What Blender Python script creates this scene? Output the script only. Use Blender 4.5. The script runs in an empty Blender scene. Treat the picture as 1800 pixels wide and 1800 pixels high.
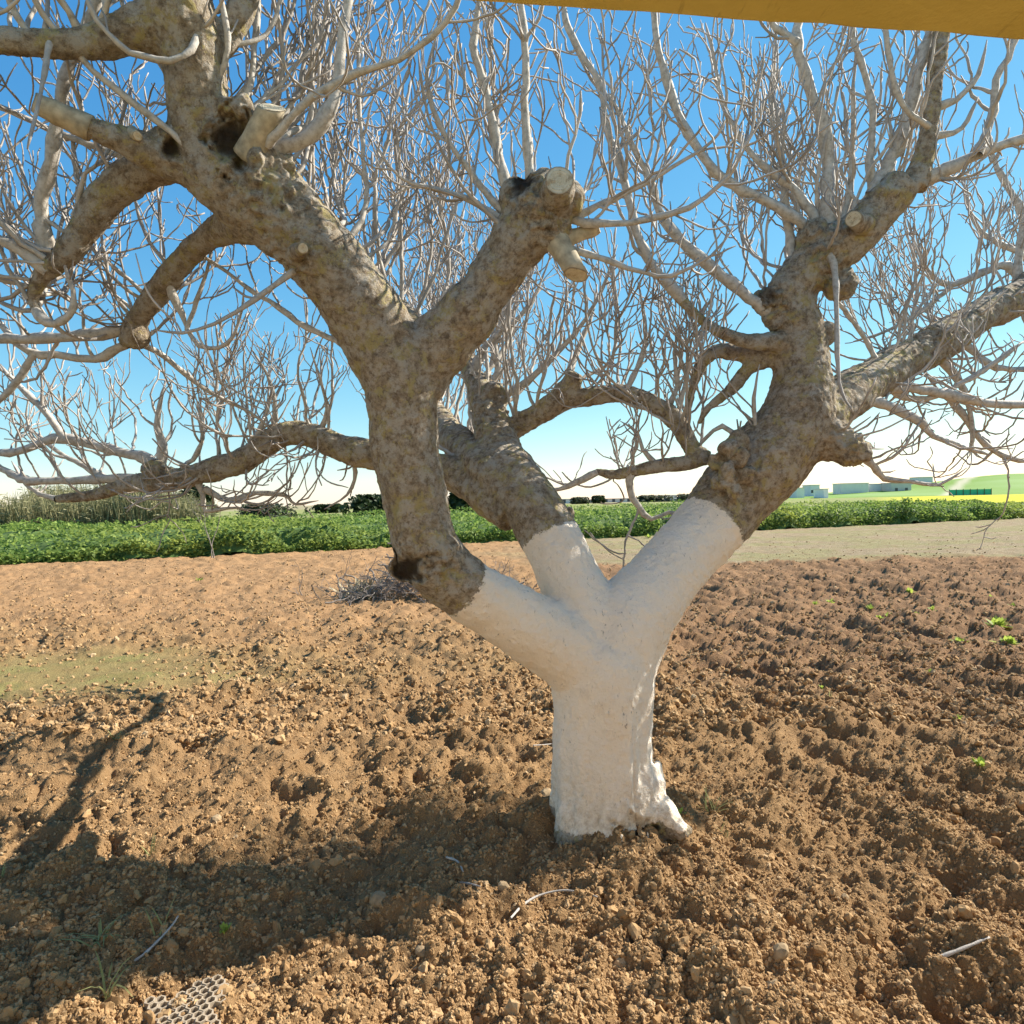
import bpy, math, random
import numpy as np
from mathutils import Vector, Matrix
R = math.radians
random.seed(7); rng = np.random.default_rng(7)
scn = bpy.context.scene
COL = scn.collection

# ------------------------------------------------------------------ camera
CAM_H = 1.6
ROLL = math.atan(0.022); PITCH = math.atan(20/1200)
fwd = Vector((0, math.cos(PITCH), -math.sin(PITCH)))
right0 = Vector((1, 0, 0)); up0 = right0.cross(fwd)
rgt = right0*math.cos(ROLL) - up0*math.sin(ROLL)
upv = up0*math.cos(ROLL) + right0*math.sin(ROLL)
cam_d = bpy.data.cameras.new('camera'); cam = bpy.data.objects.new('camera', cam_d); COL.objects.link(cam)
m = Matrix((rgt, upv, -fwd)).transposed().to_4x4(); m.translation = Vector((0, 0, CAM_H))
cam.matrix_world = m
cam_d.sensor_width = 36; cam_d.lens = 24.0; cam_d.clip_start = 0.05; cam_d.clip_end = 5000
scn.camera = cam
C0 = np.array([0, 0, CAM_H]); VR = np.array(rgt); VU = np.array(upv); VF = np.array(fwd)
FPX = 1200.0
def at(u, v, d):
    """point seen at photo position (u, v) at d metres from the camera"""
    return C0 + VR*((u-900)/FPX*d) + VU*((900-v)/FPX*d) + VF*d

# ------------------------------------------------------------------ light
SUN_EL = R(38); SUN_AZ = R(22.5)           # azimuth measured from +X towards +Y
sdir = Vector((math.cos(SUN_EL)*math.cos(SUN_AZ), math.cos(SUN_EL)*math.sin(SUN_AZ), math.sin(SUN_EL)))
sl = bpy.data.lights.new('sun', 'SUN'); sl.energy = 5.0; sl.angle = R(0.5); sl.color = (1.0, 0.93, 0.82)
so = bpy.data.objects.new('sun', sl); COL.objects.link(so)
so.rotation_euler = (-sdir).to_track_quat('-Z', 'Y').to_euler(); so.location = (8, 6, 12)
w = bpy.data.worlds.new('World'); scn.world = w; w.use_nodes = True
wn = w.node_tree.nodes; wl = w.node_tree.links; wn.clear()
sky = wn.new('ShaderNodeTexSky'); sky.sky_type = 'NISHITA'; sky.sun_disc = False
sky.sun_elevation = SUN_EL; sky.sun_rotation = math.pi/2 - SUN_AZ
sky.altitude = 0; sky.air_density = 1.0; sky.dust_density = 0.05; sky.ozone_density = 1.6
sep = wn.new('ShaderNodeSeparateColor'); comb = wn.new('ShaderNodeCombineColor'); wl.new(sky.outputs[0], sep.inputs[0])
SKS = 0.154
for ch, pw in enumerate((1.38, 0.88, 0.50)):          # deepen the blue, keep the horizon pale
    m1 = wn.new('ShaderNodeMath'); m1.operation = 'MULTIPLY'; m1.inputs[1].default_value = SKS; wl.new(sep.outputs[ch], m1.inputs[0])
    m2 = wn.new('ShaderNodeMath'); m2.operation = 'POWER'; m2.inputs[1].default_value = pw; wl.new(m1.outputs[0], m2.inputs[0])
    m3 = wn.new('ShaderNodeMath'); m3.operation = 'DIVIDE'; m3.inputs[1].default_value = SKS*(1.06 if ch == 0 else 1.0); wl.new(m2.outputs[0], m3.inputs[0])
    wl.new(m3.outputs[0], comb.inputs[ch])
bg = wn.new('ShaderNodeBackground'); bg.inputs[1].default_value = 0.072
wo = wn.new('ShaderNodeOutputWorld')
wl.new(comb.outputs[0], bg.inputs[0]); wl.new(bg.outputs[0], wo.inputs[0])
scn.view_settings.view_transform = 'Standard'; scn.view_settings.look = 'None'
scn.view_settings.exposure = 1.15; scn.view_settings.gamma = 1
scn.render.engine = 'CYCLES'

# ------------------------------------------------------------------ helpers
def tag(o, label=None, cat=None, group=None, kind=None):
    if label: o['label'] = label
    if cat: o['category'] = cat
    if group: o['group'] = group
    if kind: o['kind'] = kind
    return o
def empty(name, loc):
    o = bpy.data.objects.new(name, None); COL.objects.link(o); o.location = loc; o.empty_display_size = 0.1
    return o
def parent(o, p):
    """parent o (built in world coordinates) under p, whose chain holds only translations"""
    t = Vector(p.location) if p.type == 'EMPTY' else Vector((0, 0, 0))
    o.parent = p; o.matrix_parent_inverse = Matrix.Translation(-t)
def mesh_np(name, V, F, mat=None, smooth=True, par=None, attrs=None, k=None):
    """V (n,3), F list/array of faces, all with k corners if F is an array"""
    me = bpy.data.meshes.new(name)
    V = np.asarray(V, np.float32)
    if isinstance(F, np.ndarray):
        k = F.shape[1]; nf = len(F)
        me.vertices.add(len(V)); me.vertices.foreach_set('co', V.ravel())
        me.loops.add(nf*k); me.loops.foreach_set('vertex_index', F.astype(np.int32).ravel())
        me.polygons.add(nf); me.polygons.foreach_set('loop_start', np.arange(0, nf*k, k, dtype=np.int32))
        me.update(calc_edges=True)
    else:
        me.from_pydata(V.tolist(), [], F); me.update()
    me.polygons.foreach_set('use_smooth', np.full(len(me.polygons), smooth))
    for an, (typ, arr) in (attrs or {}).items():
        a = me.attributes.new(an, typ, 'POINT')
        a.data.foreach_set('color' if typ == 'FLOAT_COLOR' else 'value', np.asarray(arr, np.float32).ravel())
    if mat: me.materials.append(mat)
    o = bpy.data.objects.new(name, me); COL.objects.link(o)
    if par is not None: parent(o, par)
    return o

def box(x0, x1, y0, y1, z0, z1):
    V = np.array([(x, y, z) for z in (z0, z1) for y in (y0, y1) for x in (x0, x1)])
    return V, [[0, 2, 3, 1], [4, 5, 7, 6], [0, 1, 5, 4], [2, 6, 7, 3], [0, 4, 6, 2], [1, 3, 7, 5]]
# numpy noise ------------------------------------------------------
def _h(ix, iy, iz, s):
    n = (ix.astype(np.int64)*374761393 + iy.astype(np.int64)*668265263 + iz.astype(np.int64)*2147483647*3 + s*974634777) & 0x7fffffff
    n = (n ^ (n >> 13))*1274126177 & 0x7fffffff
    n = (n ^ (n >> 16))*668265263 & 0x7fffffff
    return ((n ^ (n >> 15)) & 0xffffff)/float(0xffffff)
def vnoise(p, s=0):
    p = np.asarray(p, float); i = np.floor(p); f = p-i; f = f*f*f*(f*(f*6-15)+10); i = i.astype(np.int64)
    r = 0
    for dx in (0, 1):
        for dy in (0, 1):
            for dz in (0, 1):
                wt = (f[:, 0] if dx else 1-f[:, 0])*(f[:, 1] if dy else 1-f[:, 1])*(f[:, 2] if dz else 1-f[:, 2])
                r = r + wt*_h(i[:, 0]+dx, i[:, 1]+dy, i[:, 2]+dz, s)
    return r*2-1
def vnoise2(x, y, s=0):
    ix = np.floor(x); iy = np.floor(y); fx = x-ix; fy = y-iy
    fx = fx*fx*(3-2*fx); fy = fy*fy*(3-2*fy); z = np.zeros_like(ix)
    a = _h(ix, iy, z, s); b = _h(ix+1, iy, z, s); c = _h(ix, iy+1, z, s); d = _h(ix+1, iy+1, z, s)
    return ((a*(1-fx)+b*fx)*(1-fy)+(c*(1-fx)+d*fx)*fy)*2-1
def fbm2(x, y, s=0, o=4):
    r = 0; a = 0.5
    for k in range(o):
        r = r + a*vnoise2(x, y, s+k); x = x*2.03+11.3; y = y*2.03-7.1; a *= 0.5
    return r
def domes(x, y, cell, s):
    """cellular bumps: each cell holds a clod of its own size"""
    gx = x/cell; gy = y/cell; ix = np.floor(gx); iy = np.floor(gy); best = np.zeros_like(x); z = np.zeros_like(ix)
    for dx in (-1, 0, 1):
        for dy in (-1, 0, 1):
            cx = ix+dx; cy = iy+dy
            px = cx+_h(cx, cy, z, s); py = cy+_h(cx, cy, z, s+1); q = _h(cx, cy, z, s+2)
            rr = 0.30+0.5*q
            d2 = ((gx-px)**2+(gy-py)**2)/(rr*rr)
            best = np.maximum(best, np.sqrt(np.clip(1-d2, 0, 1))*(0.25+0.75*q))
    return best
def sstep(a, b, x):
    t = np.clip((x-a)/(b-a), 0, 1); return t*t*(3-2*t)

# node materials ---------------------------------------------------
class NT:
    def __init__(s, name):
        s.m = bpy.data.materials.new(name); s.m.use_nodes = True; s.t = s.m.node_tree
        s.b = s.t.nodes['Principled BSDF']; s.out = s.t.nodes['Material Output']
        s.co = s.t.nodes.new('ShaderNodeTexCoord')
    def n(s, typ, **kw):
        x = s.t.nodes.new('ShaderNode'+typ)
        for k, v in kw.items(): setattr(x, k, v)
        return x
    def l(s, a, b): s.t.links.new(a, b)
    def noise(s, scale, detail=4, rough=0.55, vec=None, dist=0.0):
        x = s.n('TexNoise'); x.inputs['Scale'].default_value = scale; x.inputs['Detail'].default_value = detail
        x.inputs['Roughness'].default_value = rough; x.inputs['Distortion'].default_value = dist
        s.l(vec or s.co.outputs['Object'], x.inputs['Vector']); return x.outputs['Fac']
    def ramp(s, fac, stops):
        x = s.n('ValToRGB'); e = x.color_ramp.elements
        while len(e) < len(stops): e.new(0.5)
        for q, (p, c) in zip(e, stops):
            q.position = p; q.color = (*c, 1) if len(c) == 3 else c
        s.l(fac, x.inputs[0]); return x.outputs[0]
    def mix(s, fac, a, b, mode='MIX'):
        x = s.n('Mix', data_type='RGBA', blend_type=mode)
        for sock, v in ((x.inputs[0], fac), (x.inputs[6], a), (x.inputs[7], b)):
            if isinstance(v, (int, float)): sock.default_value = v
            elif isinstance(v, tuple): sock.default_value = (*v, 1) if len(v) == 3 else v
            else: s.l(v, sock)
        return x.outputs[2]
    def math(s, op, a, b=0.0, clamp=False):
        x = s.n('Math', operation=op, use_clamp=clamp)
        for sock, v in ((x.inputs[0], a), (x.inputs[1], b)):
            if isinstance(v, (int, float)): sock.default_value = v
            else: s.l(v, sock)
        return x.outputs[0]
    def attr(s, name, fac=True):
        x = s.n('Attribute'); x.attribute_name = name; return x.outputs['Fac' if fac else 'Color']
    def bump(s, h, strength=0.5, dist=0.01, nrm=None):
        x = s.n('Bump'); x.inputs['Strength'].default_value = strength; x.inputs['Distance'].default_value = dist
        s.l(h, x.inputs['Height'])
        if nrm: s.l(nrm, x.inputs['Normal'])
        return x.outputs[0]
    def done(s, col, rough=0.9, nrm=None, spec=0.2):
        if isinstance(col, tuple): s.b.inputs['Base Color'].default_value = (*col, 1)
        else: s.l(col, s.b.inputs['Base Color'])
        s.b.inputs['Roughness'].default_value = rough; s.b.inputs['Specular IOR Level'].default_value = spec
        if nrm: s.l(nrm, s.b.inputs['Normal'])
        return s.m
def plain(name, c, rough=0.9, var=0.25, scale=8, spec=0.2):
    t = NT(name); n = t.noise(scale, 5)
    return t.done(t.ramp(n, [(0.3, tuple(v*(1-var) for v in c)), (0.7, tuple(min(1, v*(1+var)) for v in c))]), rough, spec=spec)
def leafmat(name, c1, c2, trans=0.35, scale=3.0):
    t = NT(name); n = t.noise(scale, 3); r = t.n('NewGeometry').outputs['Random Per Island']
    f = t.math('ADD', t.math('MULTIPLY', n, 0.5), t.math('MULTIPLY', r, 0.5))
    col = t.ramp(f, [(0.25, c1), (0.75, c2)])
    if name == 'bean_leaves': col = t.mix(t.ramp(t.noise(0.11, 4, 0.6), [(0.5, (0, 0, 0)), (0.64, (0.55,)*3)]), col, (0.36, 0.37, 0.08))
    t.done(col, 0.6, spec=0.25)
    tr = t.n('BsdfTranslucent'); t.l(col, tr.inputs[0]); ms = t.n('MixShader'); ms.inputs[0].default_value = trans
    t.l(t.b.outputs[0], ms.inputs[1]); t.l(tr.outputs[0], ms.inputs[2]); t.l(ms.outputs[0], t.out.inputs[0])
    return t.m

# bark with whitewash -------------------------------------------------
def bark_mat():
    t = NT('bark_and_whitewash')
    o = t.co.outputs['Object']
    big = t.noise(5, 6, 0.62, dist=0.4); mid = t.noise(38, 7, 0.72); fine = t.noise(130, 5, 0.65); tiny = t.noise(380, 3, 0.6)
    base = t.ramp(mid, [(0.36, (0.115, 0.088, 0.062)), (0.48, (0.27, 0.225, 0.165)), (0.62, (0.45, 0.40, 0.315))])
    base = t.mix(t.ramp(big, [(0.36, (0.85,)*3), (0.56, (0, 0, 0))]), t.mix(0.55, base, (0.17, 0.12, 0.07)), (0, 0, 0), 'MIX') if False else t.mix(t.ramp(big, [(0.38, (0.6,)*3), (0.56, (0, 0, 0))]), base, t.mix(0.5, base, (0.16, 0.115, 0.07)))
    lich = t.noise(12, 9, 0.78, dist=0.3)
    base = t.mix(t.ramp(lich, [(0.52, (0, 0, 0)), (0.58, (0.75,)*3)]), base, (0.42, 0.37, 0.15))
    grey = t.noise(15, 8, 0.78)
    base = t.mix(t.ramp(grey, [(0.49, (0, 0, 0)), (0.57, (0.8,)*3)]), base, (0.46, 0.44, 0.39))
    base = t.mix(t.ramp(fine, [(0.25, (0.55,)*3), (0.42, (0, 0, 0))]), base, (0.06, 0.042, 0.028))
    base = t.mix(1.0, t.mix(0.10, base, (0.33, 0.28, 0.205)), (1.05, 1.0, 0.95), 'MULTIPLY')
    base = t.mix(t.attr('rot'), base, (0.022, 0.015, 0.011))
    # whitewash
    mv = t.n('Mapping'); mv.inputs['Scale'].default_value = (1, 1, 0.35); t.l(o, mv.inputs[0])
    scr = t.noise(60, 5, 0.75, vec=mv.outputs[0]); scr2 = t.noise(6, 3, 0.5)
    white = t.ramp(t.noise(4, 4, 0.6), [(0.3, (0.93, 0.80, 0.64)), (0.7, (0.96, 0.85, 0.71))])
    dirt = t.math('MULTIPLY', t.ramp(scr, [(0.60, (0, 0, 0)), (0.68, (1, 1, 1))]), t.ramp(scr2, [(0.40, (0.1,)*3), (0.62, (0.9,)*3)]))
    white = t.mix(t.ramp(t.noise(11, 6, 0.7), [(0.55, (0, 0, 0)), (0.75, (0.45,)*3)]), white, (0.66, 0.56, 0.44))
    white = t.mix(dirt, white, (0.27, 0.23, 0.19))
    sx = t.n('SeparateXYZ'); t.l(o, sx.inputs[0]); zl = t.n('MapRange'); t.l(sx.outputs[2], zl.inputs[0]); zl.inputs[1].default_value = 0.38; zl.inputs[2].default_value = 0.06
    spl = t.math('MULTIPLY', zl.outputs[0], t.ramp(t.noise(30, 6, 0.75), [(0.42, (0, 0, 0)), (0.66, (0.95,)*3)]))
    white = t.mix(spl, white, (0.50, 0.35, 0.20))
    e = t.math('ADD', t.attr('paint'), t.math('MULTIPLY', t.math('SUBTRACT', t.noise(26, 6, 0.7), 0.5), 0.085))
    e = t.math('ADD', e, t.math('MULTIPLY', t.math('SUBTRACT', t.noise(120, 3, 0.6), 0.5), 0.03))
    pm = t.n('MapRange'); t.l(e, pm.inputs[0]); pm.inputs[1].default_value = -0.004; pm.inputs[2].default_value = 0.004
    col = t.mix(pm.outputs[0], base, white)
    hb = t.math('ADD', t.math('MULTIPLY', mid, 1.0), t.math('ADD', t.math('MULTIPLY', fine, 0.6), t.math('MULTIPLY', tiny, 0.25)))
    hw = t.math('ADD', t.math('MULTIPLY', fine, 0.5), t.math('ADD', t.math('MULTIPLY', t.noise(38, 5, 0.65), 1.0), t.math('MULTIPLY', scr, 0.6)))
    mx = t.n('Mix', data_type='FLOAT'); t.l(pm.outputs[0], mx.inputs[0]); t.l(hb, mx.inputs[2]); t.l(hw, mx.inputs[3])
    return t.done(col, 0.93, t.bump(mx.outputs[0], 1.0, 0.014), 0.12)
def twig_mat():
    t = NT('twig_bark'); rad = t.attr('rad')
    n = t.noise(40, 4, 0.65); n2 = t.noise(6, 3)
    thick = t.ramp(n, [(0.3, (0.27, 0.235, 0.19)), (0.5, (0.46, 0.42, 0.36)), (0.75, (0.58, 0.54, 0.475))])
    thin = t.ramp(n2, [(0.35, (0.26, 0.225, 0.19)), (0.65, (0.50, 0.455, 0.405))])
    f = t.n('MapRange'); t.l(rad, f.inputs[0]); f.inputs[1].default_value = 0.0045; f.inputs[2].default_value = 0.011
    col = t.mix(f.outputs[0], thin, thick)
    return t.done(col, 0.75, t.bump(t.noise(140, 3, 0.6), 0.5, 0.004), 0.3)
def wood_mat():
    t = NT('sawn_wood'); wv = t.n('TexNoise'); wv.inputs['Scale'].default_value = 45; wv.inputs['Detail'].default_value = 6
    t.l(t.co.outputs['Object'], wv.inputs[0])
    col = t.ramp(wv.outputs['Fac'], [(0.33, (0.36, 0.29, 0.19)), (0.45, (0.54, 0.47, 0.33)), (0.7, (0.63, 0.57, 0.43))])
    cr = t.attr('cr'); ph = t.math('ADD', t.math('MULTIPLY', cr, 34.0), t.math('MULTIPLY', t.noise(60, 4, 0.6), 7.0))
    rg = t.math('ADD', t.math('MULTIPLY', t.math('SINE', ph), 0.5), 0.5)
    col = t.mix(t.math('MULTIPLY', rg, 0.22), col, (0.33, 0.25, 0.15))
    col = t.mix(t.ramp(cr, [(0.86, (0, 0, 0)), (0.95, (0.8,)*3)]), col, (0.20, 0.15, 0.10))
    col = t.mix(t.ramp(t.noise(85, 2, 0.5, dist=2.0), [(0.66, (0, 0, 0)), (0.69, (0.8,)*3)]), col, (0.12, 0.08, 0.05))
    return t.done(col, 0.85, t.bump(t.math('ADD', wv.outputs['Fac'], t.math('MULTIPLY', rg, 0.3)), 0.6, 0.004))
M_BARK = bark_mat(); M_TWIG = twig_mat(); M_WOOD = wood_mat()
def soil_mat():
    t = NT('soil'); c = t.attr('Col', False)
    a = t.noise(3.2, 6, 0.65); b = t.noise(45, 5, 0.65); f = t.noise(170, 3, 0.6)
    col = t.mix(t.ramp(a, [(0.35, (0.4,)*3), (0.65, (0, 0, 0))]), c, (0.19, 0.10, 0.043))
    col = t.mix(t.ramp(b, [(0.58, (0, 0, 0)), (0.75, (0.55,)*3)]), col, (0.48, 0.34, 0.18))
    col = t.mix(t.ramp(b, [(0.25, (0.5,)*3), (0.42, (0, 0, 0))]), col, (0.17, 0.095, 0.05))
    h = t.math('ADD', b, t.math('ADD', t.math('MULTIPLY', f, 0.5), t.math('MULTIPLY', t.noise(80, 4, 0.7), 1.0)))
    return t.done(col, 0.97, t.bump(h, 1.0, 0.018), 0.08)
M_SOIL = soil_mat()
def clod_mat():
    t = NT('clod'); r = t.n('ObjectInfo').outputs['Random']; b = t.noise(2.2, 4, 0.65)
    f = t.math('ADD', t.math('MULTIPLY', r, 0.75), t.math('MULTIPLY', b, 0.35))
    col = t.ramp(f, [(0.1, (0.235, 0.137, 0.062)), (0.4, (0.335, 0.207, 0.099)), (0.85, (0.40, 0.26, 0.132)), (1.08, (0.49, 0.37, 0.23))])
    return t.done(col, 0.97, t.bump(b, 0.35, 0.004), 0.08)
M_CLOD = clod_mat()

# ------------------------------------------------------------------ ground
TB = at(1060, 1452, 3.3); TBX, TBY = TB[0], TB[1]
EX0, EY0, ESL = -15.2, 20.2, 0.40           # edge of the ploughed field
def edge_d(x, y): return (y-(EY0+(x-EX0)*ESL))/math.sqrt(1+ESL**2)   # >0 beyond the field
def zones(x, y):
    n = fbm2(x*0.35, y*0.35, 31, 3)
    flat_r = sstep(15.6, 17.2, y+n*1.5)*sstep(-1, 4, x+n*3)
    moss = np.exp(-(((x+4.8+n*2)/3.0)**2+((y-6.6)/1.2)**2)**2)
    leftfar = sstep(7.5, 10, y+n*2)*(1-sstep(-1, 3.5, x+n*2))
    brown = sstep(4.2, 6.5, y+n*1.5)*sstep(0.2, 2.0, x+n)*(1-flat_r)
    return n, flat_r, moss, leftfar, brown
def ground_h(x, y):
    x = np.asarray(x, float); y = np.asarray(y, float)
    n, flat_r, moss, leftfar, brown = zones(x, y)
    amp = (1-0.72*flat_r)*(1-0.75*moss)*(1-0.22*leftfar)
    wx = x+0.06*vnoise2(x*3, y*3, 5); wy = y+0.06*vnoise2(x*3, y*3, 6)
    h = 0.05*fbm2(x*0.8, y*0.8, 3, 3)
    c = 0.115*(fbm2(x*2.6, y*2.6, 9, 4))
    c = c+0.062*domes(wx, wy, 0.17, 40)*sstep(-0.25, 0.35, vnoise2(x*1.7, y*1.7, 77))
    c = c+0.034*domes(wx, wy, 0.075, 50)+0.021*domes(x, y, 0.036, 60)-0.03*np.abs(fbm2(x*7, y*7, 15, 3))
    pd = (x*0.95+y*0.31)                         # across the furrows
    fm = sstep(0.3, 1.4, x-0.15*y+0.4*n)*(1-flat_r)
    fur = np.sin(pd*2*math.pi/0.42+1.3*fbm2(x*0.7, y*0.7, 21, 2)*3)
    c = c+fm*0.042*fur*(0.6+0.4*vnoise2(x*0.9, y*0.9, 23))
    # footprints
    for fx, fy, fr in FOOT:
        d2 = (((x-fx)/(fr*1.5))**2+((y-fy)/fr)**2)
        c = c-0.055*np.exp(-d2*d2)
    h = h+c*amp
    # mound round the trunk foot
    d = np.hypot(x-TBX, y-TBY)
    h = h+0.05*np.exp(-(d/0.45)**2)
    # gentle rise of the land far off
    h = h+0.004*np.clip(edge_d(x, y), 0, 60)*sstep(0, 6, edge_d(x, y))
    return h*(1-sstep(300, 500, y))
def gpt(u, v):
    """where the sight line through photo position (u, v) meets level ground"""
    d = VR*((u-900)/FPX)+VU*((900-v)/FPX)+VF
    k = -CAM_H/d[2]; return d[0]*k, d[1]*k
FOOT = [(*gpt(345, 1320), 0.10), (*gpt(230, 1370), 0.09), (*gpt(290, 1390), 0.08), (*gpt(1580, 1690), 0.07), (*gpt(1520, 1720), 0.08), (*gpt(1560, 1650), 0.06),
        (*gpt(990, 1690), 0.07), (*gpt(680, 1630), 0.06), (*gpt(60, 1480), 0.1), (*gpt(800, 1760), 0.08), (*gpt(1590, 1165), 0.14), (*gpt(1740, 1190), 0.15),
        (*gpt(640, 1430), 0.09), (*gpt(520, 1400), 0.09), (*gpt(1700, 1540), 0.08), (*gpt(1690, 1760), 0.08)]
def soil_col(x, y):
    n, flat_r, moss, leftfar, brown = zones(x, y)
    e = edge_d(x, y)
    c = np.zeros((len(x), 4)); c[:, 3] = 1
    base = np.array([0.345, 0.214, 0.104])
    def lay(col, wt): c[:, :3] = c[:, :3]*(1-wt[:, None])+np.array(col)*wt[:, None]
    lay(base, np.ones(len(x)))
    lay((0.405, 0.24, 0.118), leftfar*0.9)
    lay((0.275, 0.162, 0.09), brown*0.8)
    lay((0.32, 0.26, 0.165), flat_r*0.95)
    g = sstep(0.05, 0.35, fbm2(x*2.2, y*2.2, 71, 4))
    lay((0.27, 0.25, 0.09), np.clip(moss*0.6+moss*g*0.4, 0, 0.9))
    lay((0.27, 0.26, 0.12), flat_r*sstep(-0.15, 0.3, fbm2(x*0.6, y*1.1, 73, 4))*0.75)
    # beyond the field
    lay((0.10, 0.17, 0.045), sstep(-0.2, 0.6, e))
    lay((0.27, 0.30, 0.12), sstep(24, 34, e+4*n)*0.9)
    lay((0.20, 0.30, 0.07), sstep(0.0, 0.3, fbm2(x*0.03, y*0.05, 91, 3))*sstep(26, 34, e)*0.8)
    yel = sstep(46, 50, y)*(1-sstep(190, 200, y))*sstep(0.50, 0.60, x/np.maximum(y, 1)+0.01*n)
    lay((0.55, 0.54, 0.04), yel)
    far = sstep(180, 230, y)*(1-sstep(0.25, 0.35, x/np.maximum(y, 1)))
    lay((0.33, 0.29, 0.19), far*0.8)
    return c
def build_ground():
    ys = [-9.0]
    while ys[-1] < 1.15: ys.append(ys[-1]+0.30 if ys[-1] < 0.6 else ys[-1]+0.06)
    while ys[-1] < 70:
        y = ys[-1]; ys.append(y+max(0.0045, min(y*y*0.00135, y*0.0066)))
    while ys[-1] < 2500: ys.append(ys[-1]*1.06)
    ys = np.array(ys)
    t = np.linspace(-1, 1, 600)
    out = 1.0+np.array([0.06, 0.14, 0.26, 0.45, 0.8, 1.4, 2.4, 4, 7])
    t = np.concatenate([-out[::-1], t, out])
    Wd = np.maximum(1.9, 0.93*ys+0.35)
    X = t[None, :]*Wd[:, None]; Y = np.repeat(ys[:, None], len(t), 1)
    x = X.ravel(); y = Y.ravel()
    z = ground_h(x, y)
    nr, nc = X.shape
    i = np.arange(nr*nc).reshape(nr, nc)
    F = np.stack([i[:-1, :-1], i[:-1, 1:], i[1:, 1:], i[1:, :-1]], -1).reshape(-1, 4)
    o = mesh_np('ground', np.stack([x, y, z], 1), F, M_SOIL, True, attrs={'Col': ('FLOAT_COLOR', soil_col(x, y))})
    tag(o, kind='structure')
build_ground()

def ico(sub):
    import bmesh
    bm = bmesh.new(); bmesh.ops.create_icosphere(bm, subdivisions=sub, radius=1)
    V = np.array([v.co[:] for v in bm.verts]); F = np.array([[v.index for v in f.verts] for f in bm.faces]); bm.free()
    return V, F
ICO1 = ico(1); ICO2 = ico(2)
def lumps(pos, size, base, jit, sq=0.75):
    """many rough lumps as one vertex and face array"""
    V0, F0 = base; n = len(pos); k = len(V0)
    J = 1+jit*rng.uniform(-1, 1, (n, k, 1))
    V = V0[None]*J*(1+0.3*rng.uniform(-1, 1, (n, 1, 3)))
    q = rng.normal(size=(n, 4)); q /= np.linalg.norm(q, axis=1)[:, None]
    a, b, c, d = q.T
    Rm = np.stack([np.stack([1-2*(c*c+d*d), 2*(b*c-a*d), 2*(b*d+a*c)], -1), np.stack([2*(b*c+a*d), 1-2*(b*b+d*d), 2*(c*d-a*b)], -1), np.stack([2*(b*d-a*c), 2*(c*d+a*b), 1-2*(b*b+c*c)], -1)], 1)
    V = np.einsum('nij,nkj->nki', Rm, V)*size[:, None, None]
    V[..., 2] *= sq
    V = V+pos[:, None, :]
    F = F0[None]+(np.arange(n)*k)[:, None, None]
    return V.reshape(-1, 3), F.reshape(-1, 3)
def scatter(n, y0, y1):
    """random ground spots, thinning with distance"""
    u = rng.uniform(0, 1, n); y = 1/(1/y0+(1/y1-1/y0)*u)
    x = rng.uniform(-0.95, 0.95, n)*(y+0.3)
    return x, y
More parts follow.
